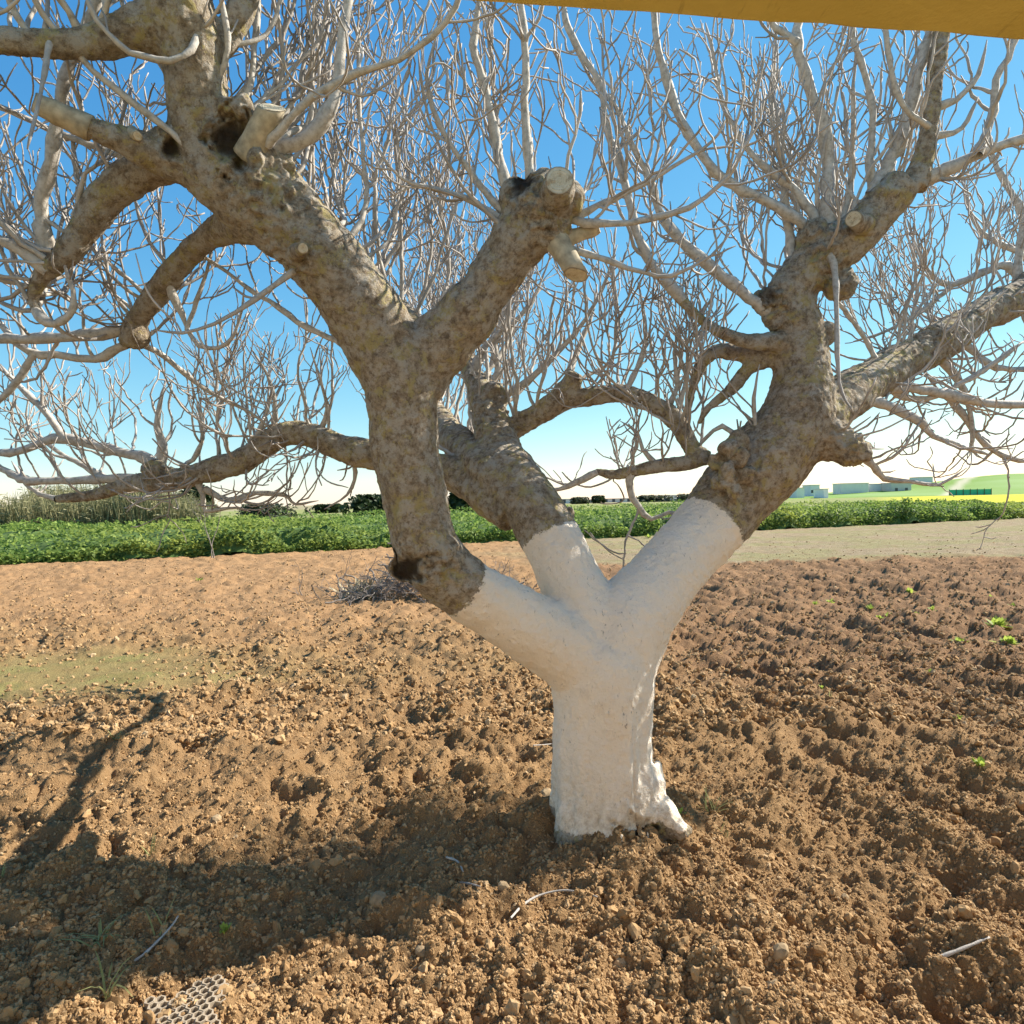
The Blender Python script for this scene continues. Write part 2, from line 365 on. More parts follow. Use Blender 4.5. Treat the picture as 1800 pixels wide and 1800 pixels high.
def build_clods():
    protos = bpy.data.collections.new('clod_shapes')
    for k in range(16):
        V, F = lumps(np.zeros((1, 3)), np.ones(1), ICO2, 0.13, 0.75)
        V = V*(1+0.42*vnoise(V*1.7+k*7, 17)+0.26*vnoise(V*4.1+k*5, 18))[:, None]
        me = bpy.data.meshes.new('clod'); me.from_pydata(V.tolist(), [], F.tolist()); me.materials.append(M_CLOD)
        protos.objects.link(bpy.data.objects.new('clod', me))
    PP = []; SS = []
    for n, y0, y1, s0, s1, pw in ((4200, 1.6, 9, 0.009, 0.024, 3.2), (190000, 1.5, 7, 0.0030, 0.0100, 2.2), (42000, 4.5, 27, 0.010, 0.028, 2.2)):
        x, y = scatter(n, y0, y1)
        nn, flat_r, moss, leftfar, brown = zones(x, y)
        dens = vnoise2(x*1.4, y*1.4, 101)*0.5+0.5
        keep = (rng.uniform(0, 1, n) < (0.35+0.65*dens)*(1-0.9*moss)*(1-0.75*flat_r)*(1-0.1*leftfar)) & (edge_d(x, y) < -0.5) & (np.hypot(x-TBX, y-TBY) > 0.2)
        x = x[keep]; y = y[keep]
        sz = s0+(s1-s0)*rng.uniform(0, 1, len(x))**pw
        PP.append(np.stack([x, y, ground_h(x, y)+sz*0.12], 1)); SS.append(sz)
    P = np.concatenate(PP); S = np.concatenate(SS); n = len(P)
    me = bpy.data.meshes.new('soil_clods'); me.vertices.add(n); me.vertices.foreach_set('co', P.astype(np.float32).ravel())
    a = me.attributes.new('scl', 'FLOAT_VECTOR', 'POINT'); a.data.foreach_set('vector', (S[:, None]*rng.uniform(0.75, 1.25, (n, 3))).astype(np.float32).ravel())
    a = me.attributes.new('rot', 'FLOAT_VECTOR', 'POINT'); a.data.foreach_set('vector', rng.uniform(0, 6.28, (n, 3)).astype(np.float32).ravel())
    o = bpy.data.objects.new('soil_clods', me); COL.objects.link(o)
    g = bpy.data.node_groups.new('clods', 'GeometryNodeTree')
    g.interface.new_socket('Geometry', in_out='INPUT', socket_type='NodeSocketGeometry'); g.interface.new_socket('Geometry', in_out='OUTPUT', socket_type='NodeSocketGeometry')
    N = g.nodes; gi = N.new('NodeGroupInput'); go = N.new('NodeGroupOutput'); ip = N.new('GeometryNodeInstanceOnPoints'); ci = N.new('GeometryNodeCollectionInfo')
    ci.inputs['Collection'].default_value = protos; ci.inputs['Separate Children'].default_value = True; ci.inputs['Reset Children'].default_value = True
    ip.inputs['Pick Instance'].default_value = True
    def na(nm):
        q = N.new('GeometryNodeInputNamedAttribute'); q.data_type = 'FLOAT_VECTOR'; q.inputs[0].default_value = nm; return q.outputs[0]
    g.links.new(gi.outputs[0], ip.inputs['Points']); g.links.new(ci.outputs[0], ip.inputs['Instance'])
    g.links.new(na('scl'), ip.inputs['Scale']); g.links.new(na('rot'), ip.inputs['Rotation']); g.links.new(ip.outputs[0], go.inputs[0])
    md = o.modifiers.new('clods', 'NODES'); md.node_group = g
    tag(o, 'loose brown earth clods scattered over the tilled soil', 'soil', kind='stuff')
build_clods()

# ------------------------------------------------------------------ tubes
def catmull(P, n_per):
    P = np.asarray(P, float)
    Q = np.vstack([2*P[0]-P[1], P, 2*P[-1]-P[-2]]); out = []
    for i in range(1, len(Q)-2):
        p0, p1, p2, p3 = Q[i-1], Q[i], Q[i+1], Q[i+2]
        for t in np.arange(n_per)/n_per:
            out.append(0.5*((2*p1)+(-p0+p2)*t+(2*p0-5*p1+4*p2-p3)*t*t+(-p0+3*p1-3*p2+p3)*t**3))
    out.append(P[-1]); return np.array(out)
def tube(P, r, sides, cap_end=True, cap_start=False):
    P = np.asarray(P, float); n = len(P)
    T = np.gradient(P, axis=0); T /= np.linalg.norm(T, axis=1)[:, None]+1e-12
    a = np.array([0.3, 0.9, 0.2]); a = a if abs(a@T[0]) < 0.9 else np.array([1., 0, 0])
    N = a-T[0]*(a@T[0]); N /= np.linalg.norm(N); Ns = [N]
    for i in range(1, n):
        N = Ns[-1]-T[i]*(Ns[-1]@T[i]); Ns.append(N/(np.linalg.norm(N)+1e-12))
    Ns = np.array(Ns); B = np.cross(T, Ns)
    an = np.arange(sides)*2*math.pi/sides
    V = P[:, None]+(Ns[:, None]*np.cos(an)[None, :, None]+B[:, None]*np.sin(an)[None, :, None])*np.asarray(r)[:, None, None]
    V = V.reshape(-1, 3)
    i = np.arange(n-1)[:, None]*sides; j = np.arange(sides)[None]; j2 = (j+1) % sides
    F = np.stack([i+j, i+j2, i+sides+j2, i+sides+j], -1).reshape(-1, 4).tolist()
    if cap_end: F.append([(n-1)*sides+k for k in range(sides)])
    if cap_start: F.append([k for k in range(sides)][::-1])
    return V, F

# ------------------------------------------------------------------ fig tree: thick wood
# each limb: (u, v, distance, radius in photo pixels)
LIMBS = {
 'trunk': [(1066, 1500, 3.3, 122), (1064, 1465, 3.3, 108), (1060, 1420, 3.3, 93), (1058, 1350, 3.3, 86), (1058, 1270, 3.3, 86), (1058, 1200, 3.3, 90), (1060, 1145, 3.3, 88), (1062, 1105, 3.31, 52)],
 'left': [(1050, 1175, 3.3, 80), (985, 1130, 3.24, 70), (925, 1097, 3.15, 60), (870, 1065, 3.08, 57), (825, 1040, 3.02, 55), (782, 1008, 2.97, 56), (752, 965, 2.94, 57), (738, 910, 2.93, 56), (727, 850, 2.92, 59), (712, 770, 2.91, 62), (705, 700, 2.9, 66), (690, 640, 2.88, 66), (652, 575, 2.84, 64), (605, 500, 2.78, 62), (550, 430, 2.72, 64), (495, 380, 2.68, 72), (440, 330, 2.64, 76), (390, 290, 2.6, 68), (358, 240, 2.55, 52), (348, 185, 2.5, 50), (344, 130, 2.47, 52), (332, 75, 2.44, 56), (315, 20, 2.41, 58), (300, -45, 2.38, 56), (280, -120, 2.34, 50), (262, -210, 2.3, 40)],
 'pollard': [(715, 690, 2.92, 55), (760, 625, 2.92, 56), (805, 572, 2.88, 52), (850, 515, 2.84, 48), (888, 462, 2.8, 47), (918, 410, 2.76, 50), (942, 372, 2.73, 56), (955, 345, 2.71, 52)],
 'stubarm': [(395, 300, 2.6, 39), (320, 287, 2.56, 33), (265, 268, 2.5, 27), (205, 243, 2.44, 21), (160, 226, 2.41, 18), (125, 212, 2.385, 17)],
 'lowleft': [(350, 270, 2.62, 37), (290, 285, 2.64, 33), (235, 310, 2.66, 29), (185, 350, 2.68, 28), (145, 405, 2.7, 25), (110, 455, 2.72, 22), (80, 478, 2.74, 18), (58, 520, 2.77, 11), (68, 553, 2.78, 9)],
 'topleft': [(310, 30, 2.42, 43), (255, 48, 2.4, 39), (200, 65, 2.38, 32), (140, 76, 2.35, 25), (70, 75, 2.3, 23), (-10, 70, 2.25, 22), (-110, 60, 2.2, 20), (-220, 20, 2.15, 15)],
 'topright': [(335, 110, 2.48, 40), (385, 80, 2.5, 26), (410, 45, 2.5, 24), (428, 5, 2.5, 24), (450, -60, 2.5, 22), (470, -140, 2.5, 18)],
 'backlow': [(450, 390, 2.75, 35), (395, 400, 2.9, 28), (350, 430, 3.0, 23), (312, 470, 3.08, 20), (277, 515, 3.16, 19), (250, 550, 3.22, 18), (234, 580, 3.26, 19), (222, 606, 3.3, 14)],
 'behind': [(770, 640, 3.0, 34), (740, 595, 3.1, 26), (705, 550, 3.2, 20), (660, 512, 3.3, 15), (620, 470, 3.38, 11)],
 'mid': [(1052, 1135, 3.31, 75), (1030, 1080, 3.33, 66), (1008, 1035, 3.35, 58), (990, 990, 3.38, 54), (968, 943, 3.42, 52), (938, 895, 3.48, 50), (905, 850, 3.57, 47), (885, 805, 3.7, 41), (873, 765, 3.84, 37), (862, 725, 3.97, 30), (850, 690, 4.08, 25), (832, 660, 4.2, 19), (818, 625, 4.3, 14)],
 'mid_l': [(915, 880, 3.52, 44), (868, 835, 3.6, 35), (822, 795, 3.9, 30), (788, 760, 4.3, 26), (765, 728, 4.7, 22), (745, 700, 5.0, 18), (715, 670, 5.3, 14)],
 'rear': [(890, 860, 3.6, 36), (862, 835, 3.9, 26), (838, 815, 4.5, 11), (818, 800, 5.0, 8), (812, 792, 5.5, 7), (822, 796, 6.1, 6), (792, 775, 6.7, 5), (770, 740, 7.2, 4)],
 'mid_ll': [(905, 900, 3.52, 42), (855, 868, 3.62, 34), (800, 835, 3.78, 30), (730, 812, 3.8, 28), (650, 798, 3.82, 26), (595, 785, 3.83, 25), (550, 766, 3.84, 23), (505, 762, 3.85, 21), (470, 780, 3.86, 21), (430, 808, 3.87, 22), (385, 822, 3.88, 22), (335, 836, 3.9, 20), (280, 846, 3.92, 18), (225, 852, 3.94, 14), (165, 870, 3.97, 10), (100, 877, 4.0, 7)],
 'mid_r': [(880, 775, 3.93, 26), (912, 747, 3.9, 22), (948, 728, 3.86, 22), (980, 702, 3.83, 22), (1000, 680, 3.8, 20), (1013, 655, 3.78, 15)],
 'arch': [(985, 700, 3.83, 18), (1025, 699, 3.8, 17), (1065, 693, 3.78, 17), (1100, 692, 3.75, 17), (1140, 706, 3.72, 16), (1176, 728, 3.7, 16), (1202, 762, 3.68, 15), (1222, 795, 3.66, 15), (1245, 806, 3.64, 14)],
 'archlow': [(1243, 803, 3.64, 14), (1205, 814, 3.66, 13), (1158, 819, 3.68, 12), (1115, 828, 3.7, 11), (1078, 834, 3.72, 10), (1045, 828, 3.74, 7)],
 'right': [(1070, 1160, 3.3, 85), (1108, 1090, 3.28, 74), (1150, 1035, 3.26, 64), (1200, 975, 3.23, 60), (1250, 920, 3.2, 61), (1300, 862, 3.17, 66), (1350, 808, 3.14, 72), (1392, 750, 3.12, 68), (1408, 695, 3.1, 56), (1408, 640, 3.1, 47), (1402, 590, 3.1, 42), (1392, 550, 3.09, 42), (1395, 510, 3.07, 42), (1420, 472, 3.04, 42), (1460, 442, 3.0, 40), (1508, 408, 2.96, 37), (1548, 368, 2.92, 34), (1578, 332, 2.89, 34), (1590, 318, 2.88, 30)],
 'right2': [(1420, 750, 3.12, 50), (1470, 708, 3.2, 42), (1525, 672, 3.4, 37), (1585, 638, 3.6, 35), (1640, 608, 3.76, 34), (1700, 570, 3.9, 30), (1755, 540, 4.02, 31), (1810, 512, 4.12, 32), (1880, 475, 4.22, 30), (1990, 420, 4.35, 25), (2120, 350, 4.5, 17)],
 'rknob': [(1410, 760, 3.1, 55), (1455, 775, 3.05, 38), (1490, 788, 3.0, 28), (1512, 795, 2.98, 22)],
 'rarm': [(1400, 615, 3.1, 30), (1345, 626, 3.14, 20), (1300, 621, 3.18, 16), (1262, 617, 3.2, 14), (1238, 632, 3.22, 13), (1222, 665, 3.24, 9), (1212, 708, 3.26, 6), (1206, 745, 3.28, 4)],
 'rarm2': [(1350, 630, 3.12, 18), (1318, 645, 3.15, 13), (1290, 680, 3.17, 11), (1262, 703, 3.19, 8), (1244, 718, 3.2, 6), (1228, 745, 3.21, 4)],
 'rshoot': [(1400, 605, 3.08, 24), (1370, 600, 3.04, 17), (1315, 600, 3.0, 14), (1252, 576, 2.97, 10), (1200, 530, 2.95, 8), (1165, 488, 2.94, 5)],
 'fatA': [(1605, 330, 2.88, 26), (1618, 295, 2.87, 20), (1630, 250, 2.86, 16), (1637, 190, 2.85, 15), (1645, 120, 2.84, 14), (1656, 50, 2.83, 13), (1668, -40, 2.82, 12)],
 'toe1': [(1108, 1375, 3.27, 62), (1135, 1415, 3.22, 48), (1165, 1440, 3.18, 34), (1190, 1458, 3.15, 24), (1214, 1472, 3.14, 16)],
 'toe2': [(1024, 1400, 3.25, 52), (1018, 1445, 3.2, 42), (1012, 1490, 3.16, 30)],
 'toe3': [(1060, 1400, 3.25, 60), (1065, 1450, 3.17, 48), (1068, 1490, 3.12, 40)],
}
LUMPS = [(955, 372, 2.72, 60), (905, 352, 2.74, 34), (985, 350, 2.68, 38), (435, 300, 2.58, 60), (470, 290, 2.6, 35), (500, 300, 2.6, 28), (405, 255, 2.53, 52), (470, 345, 2.62, 60),
 (300, 262, 2.56, 34), (512, 445, 2.68, 24), (1286, 812, 2.97, 27), (1272, 846, 2.95, 20), (1296, 778, 2.99, 20), (1308, 834, 2.92, 16), (1264, 812, 2.97, 17), (1290, 866, 2.92, 15), (1300, 802, 2.90, 15), (1278, 828, 2.90, 14), (1282, 790, 2.91, 13), (1353, 530, 3.06, 28), (1362, 562, 3.05, 18), (1475, 500, 3.0, 30), (1455, 585, 3.06, 18),
 (800, 985, 2.9, 16), (718, 998, 2.93, 33), (1120, 1412, 3.18, 22), (1000, 905, 3.68, 14), (992, 925, 3.66, 16), (240, 590, 3.25, 25), (1432, 415, 3.0, 30), (1560, 345, 2.88, 30), (1505, 795, 2.98, 22), (430, 195, 2.46, 28), (400, 190, 2.46, 24),
 (1640, 602, 3.7, 32), (880, 750, 3.88, 26), (870, 700, 3.98, 26), (272, 835, 3.88, 22), (845, 815, 3.7, 20)]
ROTS = [(404, 247, 2.5, 34, 0.07), (300, 262, 2.52, 16, 0.03), (718, 1000, 2.88, 26, 0.05), (1345, 522, 3.0, 20, 0.02), (1118, 1462, 3.14, 26, 0.06), (965, 402, 2.66, 9, 0.012), (915, 322, 2.7, 22, 0.03),
 (497, 366, 2.56, 7, 0.015)]
PAINT = {'left': (822, 1032), 'mid': (966, 942), 'right': (1258, 925)}   # where the whitewash ends on each limb

def lean(u): return 0.5*float(sstep(1060, 1330, np.array(u*1.0)))
LIMBS = {k: ([(u, v, d+(lean(u) if k in ('right',) else 0.5), r) for u, v, d, r in L] if k in ('right', 'right2', 'rknob', 'rarm', 'rarm2', 'rshoot', 'fatA') else L) for k, L in LIMBS.items()}
LUMPS = [(u, v, d+(0.5 if u > 1240 and d < 3.8 and u != 0 else 0), r) for u, v, d, r in LUMPS]
ROTS = [(u, v, d+(0.5 if u > 1240 else 0), r, h) for u, v, d, r, h in ROTS]
tree = empty('fig_tree', (TBX, TBY, 0.0))
tag(tree, 'large bare fig tree with a whitewashed trunk standing in tilled soil', 'tree')
SK = {}          # skeleton: name -> (points, radii)
def build_body():
    VV = []; FF = []; off = 0; S = []; Tn = []; Sr = []; Sp = []
    for nm, L in LIMBS.items():
        P = np.array([at(u, v, d) for u, v, d, r in L]); rr = np.array([r*d/FPX for u, v, d, r in L])
        q = catmull(np.column_stack([P, rr]), 6); P = q[:, :3]; rr = np.maximum(q[:, 3], 0.006)
        SK[nm] = (P, rr)
        seg = np.linalg.norm(np.diff(P, axis=0), axis=1); s = np.concatenate([[0], np.cumsum(seg)])
        if nm in PAINT:
            U = np.array([project(p) for p in P]); b = np.argmin(np.hypot(U[:, 0]-PAINT[nm][0], U[:, 1]-PAINT[nm][1])); sp = s[b]-s
        elif nm == 'trunk' or nm.startswith('toe'): sp = np.full(len(P), 0.4)
        else: sp = np.full(len(P), -0.4)
        # slight unevenness of the path radius
        rr2 = rr*(1+(0 if nm in PAINT or nm == 'trunk' else 0.04)*np.sin(np.arange(len(rr))*0.9+hash_(nm)))
        V, F = tube(P, rr2, 28, True, True)
        VV.append(V); FF += [[i+off for i in f] for f in F]; off += len(V)
        T = np.gradient(P, axis=0); T /= np.linalg.norm(T, axis=1)[:, None]
        S.append(P); Tn.append(T); Sr.append(rr); Sp.append(sp)
    V0, F0 = ICO2
    for u, v, d, r in LUMPS:
        c = at(u, v, d); V = V0*(r*d/FPX)*(1+0.25*rng.uniform(-1, 1, (1, 3)))+c
        VV.append(V); FF += (F0+off).tolist(); off += len(V)
    V = np.concatenate(VV)
    tmp = mesh_np('tmp', V, FF)
    rm = tmp.modifiers.new('r', 'REMESH'); rm.mode = 'VOXEL'; rm.voxel_size = 0.0085; rm.adaptivity = 0
    sm = tmp.modifiers.new('s', 'SMOOTH'); sm.iterations = 14; sm.factor = 0.5
    dg = bpy.context.evaluated_depsgraph_get(); me = bpy.data.meshes.new_from_object(tmp.evaluated_get(dg))
    bpy.data.objects.remove(tmp)
    n = len(me.vertices); co = np.empty(n*3, np.float32); me.vertices.foreach_get('co', co); co = co.reshape(-1, 3).astype(float)
    no = np.empty(n*3, np.float32); me.vertex_normals.foreach_get('vector', no); no = no.reshape(-1, 3).astype(float)
    S = np.concatenate(S); Tn = np.concatenate(Tn); Sr = np.concatenate(Sr); Sp = np.concatenate(Sp)
    paint = np.empty(n); rad = np.empty(n)
    for a in range(0, n, 4000):
        d = co[a:a+4000, None]-S[None]; dd = np.linalg.norm(d, axis=2)/Sr[None]
        k = np.argmin(dd, 1); dv = d[np.arange(len(k)), k]
        paint[a:a+4000] = Sp[k]-np.einsum('ij,ij->i', dv, Tn[k])*(np.abs(Sp[k]) < 0.35); rad[a:a+4000] = Sr[k]
    gz = ground_h(co[:, 0], co[:, 1])
    paint = np.minimum(paint, (co[:, 2]-0.085+0.045*vnoise(co*11, 5)))
    # relief of the bark
    sc = np.clip(rad/0.12, 0.25, 1.0)
    disp = 0.016*sc*vnoise(co*4.5, 1)+0.006*sc*vnoise(co*12, 2)+0.0042*np.clip(sc*1.4, 0, 1)*vnoise(co*34, 3)+0.0028*vnoise(co*75, 4)
    # broad vertical flutes on the trunk
    ang = np.arctan2(co[:, 1]-TBY, co[:, 0]-TBX)
    low = np.exp(-((co[:, 2]-0.25)/0.5)**2)*(np.hypot(co[:, 0]-TBX, co[:, 1]-TBY) < 0.5)
    disp = disp+low*(0.028*np.sin(ang*5+1.0+co[:, 2]*1.0)+0.009*np.sin(ang*11+co[:, 2]*1.2))
    gro = np.exp(-((np.mod(ang-(-1.02)+math.pi, 2*math.pi)-math.pi)/0.055)**2)*sstep(0.75, 0.25, co[:, 2])*low
    disp = disp-0.055*gro
    disp = disp*(1-0.62*sstep(-0.02, 0.05, paint))
    pw_ = sstep(-0.02, 0.05, paint)
    disp = disp+pw_*(0.0045*vnoise(co*np.array([26, 26, 7.0]), 31)+0.003*vnoise(co*55, 32)+0.004*vnoise(co*np.array([60, 60, 22.0]), 33)*low)+low*0.010*vnoise(co*np.array([16, 16, 2.5]), 34)
    # folded burls and knots
    for u, v, d, r in ((1286, 822, 3.46, 52), (1353, 540, 3.5, 36), (960, 372, 2.66, 52), (470, 305, 2.55, 70), (512, 445, 2.62, 40), (1500, 790, 3.45, 40), (1475, 500, 3.45, 36), (1640, 602, 4.1, 44), (1440, 425, 3.45, 40), (870, 730, 3.85, 50), (285, 835, 3.85, 36), (775, 985, 2.88, 40)):
        c = at(u, v, d); wb = np.exp(-(np.linalg.norm(co-c, axis=1)/(1.25*r*d/FPX))**4)
        sel = wb > 0.01; q = co[sel]
        wr = q+0.02*np.stack([vnoise(q*17, 41), vnoise(q*17, 42), vnoise(q*17, 43)], 1)
        disp[sel] += wb[sel]*(0.030*(0.35-np.abs(vnoise(wr*24, 44)))+0.010*vnoise(wr*46, 45))
    rot = np.zeros(n)
    new = co+no*disp[:, None]
    # wrinkled rings under and over the forks
    for u, v, d, r, dep in ROTS:
        c = at(u, v, d); rm_ = r*d/FPX; ray = c-C0; ray /= np.linalg.norm(ray)
        q = new-c; al = q@ray; pe = np.linalg.norm(q-al[:, None]*ray, axis=1)*(1+0.45*vnoise(new*24, 9)+0.25*vnoise(new*60, 10))
        facing = -(no@ray)
        wgt = np.exp(-(pe/rm_)**4)*(np.abs(al) < rm_*3+0.06)*(facing > -0.1)
        rim = np.exp(-((pe-1.25*rm_)/(0.35*rm_))**2)*(np.abs(al) < rm_*2+0.06)*(facing > -0.1)
        new = new+ray[None]*(dep*wgt)[:, None]-ray[None]*(0.22*min(dep, 0.04)*rim)[:, None]
        rot = np.maximum(rot, sstep(0.3, 1.0, wgt)*(0.92 if dep > 0.025 else 0.6))
    me.vertices.foreach_set('co', new.astype(np.float32).ravel())
    for an, arr in (('paint', paint), ('rot', rot)):
        a = me.attributes.new(an, 'FLOAT', 'POINT'); a.data.foreach_set('value', arr.astype(np.float32))
    me.polygons.foreach_set('use_smooth', np.full(len(me.polygons), True)); me.update()
    me.name = 'trunk'; me.materials.clear(); me.materials.append(M_BARK)
    o = bpy.data.objects.new('trunk', me); COL.objects.link(o); parent(o, tree)
    tag(o, 'whitewashed lower trunk and three forks, grey brown bark above')
def project(p):
    q = np.asarray(p)-C0; d = q@VF; return (900+FPX*(q@VR)/d, 900-FPX*(q@VU)/d, d)
def hash_(s): return sum(ord(c)*(i+3) for i, c in enumerate(s)) % 628/100
build_body()

# sawn stubs ---------------------------------------------------------
def stub(pts, mat=M_TWIG, tilt=(0, 0, 0), label=None):
    if pts[0][0] > 1240: pts = [(u, v, d+0.5, r) for u, v, d, r in pts]
    P = np.array([at(u, v, d) for u, v, d, r in pts]); rr = np.array([r*d/FPX for u, v, d, r in pts])
    q = catmull(np.column_stack([P, rr]), 4); P = q[:, :3]; rr = q[:, 3]
    V, F = tube(P, rr, 18, True, True)
    # end plane slightly slanted
    ax = P[-1]-P[-2]; ax /= np.linalg.norm(ax); t = np.array(tilt)
    k = 18; ring = V[-k:]; V[-k:] = ring+ax*((ring-P[-1])@t)[:, None]
    V = V+0.0035*np.stack([vnoise(V*28, 11), vnoise(V*28, 12), vnoise(V*28, 13)], 1)
    o = mesh_np('stub', V, F, mat, True, tree, {'rad': ('FLOAT', np.full(len(V), 0.02)), 'paint': ('FLOAT', np.full(len(V), -0.5))})
    ring = V[-k:]; c = ring.mean(0)
    D = []; DF = []
    for j, s in enumerate((0.97, 0.66, 0.33)): D.append(c+(ring-c)*s+ax*(0.003+0.0015*(j % 2)))
    D.append((c+ax*0.004)[None]); D = np.concatenate(D)
    for j in range(2):
        for i in range(k): DF.append([j*k+i, j*k+(i+1) % k, (j+1)*k+(i+1) % k, (j+1)*k+i])
    for i in range(k): DF.append([2*k+i, 2*k+(i+1) % k, 3*k])
    # rim down into the stub so the face is a real disc
    V2 = np.concatenate([D, c+(ring-c)*0.97-ax*0.004]); b = len(D)
    for i in range(k): DF.append([i, b+i, b+(i+1) % k, (i+1) % k])
    cr = np.concatenate([np.full(k, 0.97), np.full(k, 0.66), np.full(k, 0.33), [0.0], np.full(k, 1.0)])
    mesh_np('cut_face', V2, DF, M_WOOD, False, o, {'cr': ('FLOAT', cr)})
    if label: o['label'] = label
M_PALE = plain('pale_stub_bark', (0.40, 0.34, 0.235), 0.85, 0.35, 30)
stub([(160, 226, 2.41, 22), (125, 210, 2.385, 21), (92, 195, 2.36, 19), (62, 180, 2.34, 17)], M_PALE, (0.1, 0.2, 0.1))
stub([(440, 275, 2.54, 30), (452, 245, 2.5, 24), (466, 215, 2.47, 22), (478, 190, 2.45, 21)], M_PALE, (0.0, 0.6, -0.5))
stub([(972, 368, 2.72, 40), (978, 343, 2.63, 34), (983, 318, 2.53, 26)], M_BARK, (0.0, 0.1, 0.0))
stub([(970, 415, 2.72, 24), (990, 442, 2.7, 20), (1012, 482, 2.68, 18)], M_PALE, (0.5, 0.3, 0.4))
stub([(985, 425, 2.75, 18), (1010, 415, 2.74, 13), (1032, 408, 2.73, 13), (1050, 398, 2.72, 12)], M_PALE, (0.3, 0.0, 0.3))
stub([(1530, 402, 2.93, 22), (1514, 393, 2.84, 18), (1500, 385, 2.76, 14)], M_BARK, (0.1, 0.2, 0.1))
stub([(515, 448, 2.68, 22), (526, 441, 2.58, 14), (533, 437, 2.5, 9)], M_BARK, (0.1, 0.1, 0.1))
stub([(800, 985, 2.9, 14), (770, 985, 2.86, 13), (752, 982, 2.84, 12)], M_PALE, (0.3, 0.2, 0.2))
stub([(230, 235, 2.46, 14), (236, 238, 2.43, 10), (241, 240, 2.41, 8)], M_PALE, (0.1, 0.1, 0.1))

# ------------------------------------------------------------------ branches with their twigs
UP = np.array([0, 0, 1.0])
def unit(v): return v/(np.linalg.norm(v)+1e-12)
def zig(P, r, amp=0.5):
    """knobbly nodes along a shoot"""
    n = len(P); rr = np.array(r, float); Q = np.array(P, float)
    Q[1:-1] += rng.normal(0, amp, (n-2, 3))*rr[1:-1, None]
    return Q, rr
class Bush:
    """gathers the tubes of one branch"""
    def __init__(s): s.V = []; s.F = []; s.A = []; s.off = 0
    def add(s, P, r, sides):
        n = len(P); r = np.asarray(r, float)
        nod = 1+0.28*(rng.uniform(0, 1, n) < 0.4)
        V, F = tube(P, r*nod, sides)
        s.V.append(V); s.F += [[i+s.off for i in f] for f in F]; s.A.append(np.repeat(r, sides)); s.off += len(V)
    def build(s, name='branch'):
        V = np.concatenate(s.V)
        return mesh_np(name, V, s.F, M_TWIG, True, tree, {'rad': ('FLOAT', np.concatenate(s.A))})
def grow(bush, p, d, length, r0, level, up=0.16, side=None):
    step = 0.034 if level else 0.042
    n = max(3, int(length/step)); P = [p]; D = [d]
    wob = 0.12+0.05*level
    for i in range(n):
        d = unit(d+UP*up*(0.6+0.8*i/n)+rng.normal(0, wob, 3)); P.append(P[-1]+d*step); D.append(d)
    P = np.array(P); t = np.linspace(0, 1, n+1)
    r1 = max(0.0033, r0*0.55); r = r0+(r1-r0)*t**0.8; r[-1] *= 0.7
    P, r = zig(P, r, 0.30)
    bush.add(P, r, 6 if r0 > 0.008 else 5 if r0 > 0.0055 else 4)
    if level < 2 or (level == 2 and length > 0.2 and rng.uniform() < 0.6): sprout(bush, P, D, r, level, up)
def sprout(bush, P, D, r, level, up, dens=1.0, t0=0.18):
    L = np.linalg.norm(np.diff(P, axis=0), axis=1).sum(); n = len(P)
    if L < 0.10: return
    k = rng.poisson(L*(5.8, 4.4, 3.2)[level]*dens)
    for _ in range(k):
        t = t0+(0.97-t0)*rng.uniform()**0.8; i = min(n-2, int(t*(n-1)))
        d0 = unit(np.asarray(D[i])); a = rng.normal(size=3); a = unit(a-d0*(a@d0)); a = unit(a+UP*0.35)
        an = R(rng.uniform(32, 74)); d = d0*math.cos(an)+a*math.sin(an)
        ln = (0.18+L*rng.uniform(0.28, 0.62)*(1-0.35*t))*(1, 0.8, 0.45)[level]; ln = min(ln, 0.85)
        if rng.uniform() < 0.28: ln = rng.uniform(0.025, 0.07)
        grow(bush, P[i], unit(d), ln, min(r[i]*0.8, max(0.0042, r[i]*rng.uniform(0.48, 0.72))), level+1, up*0.92)

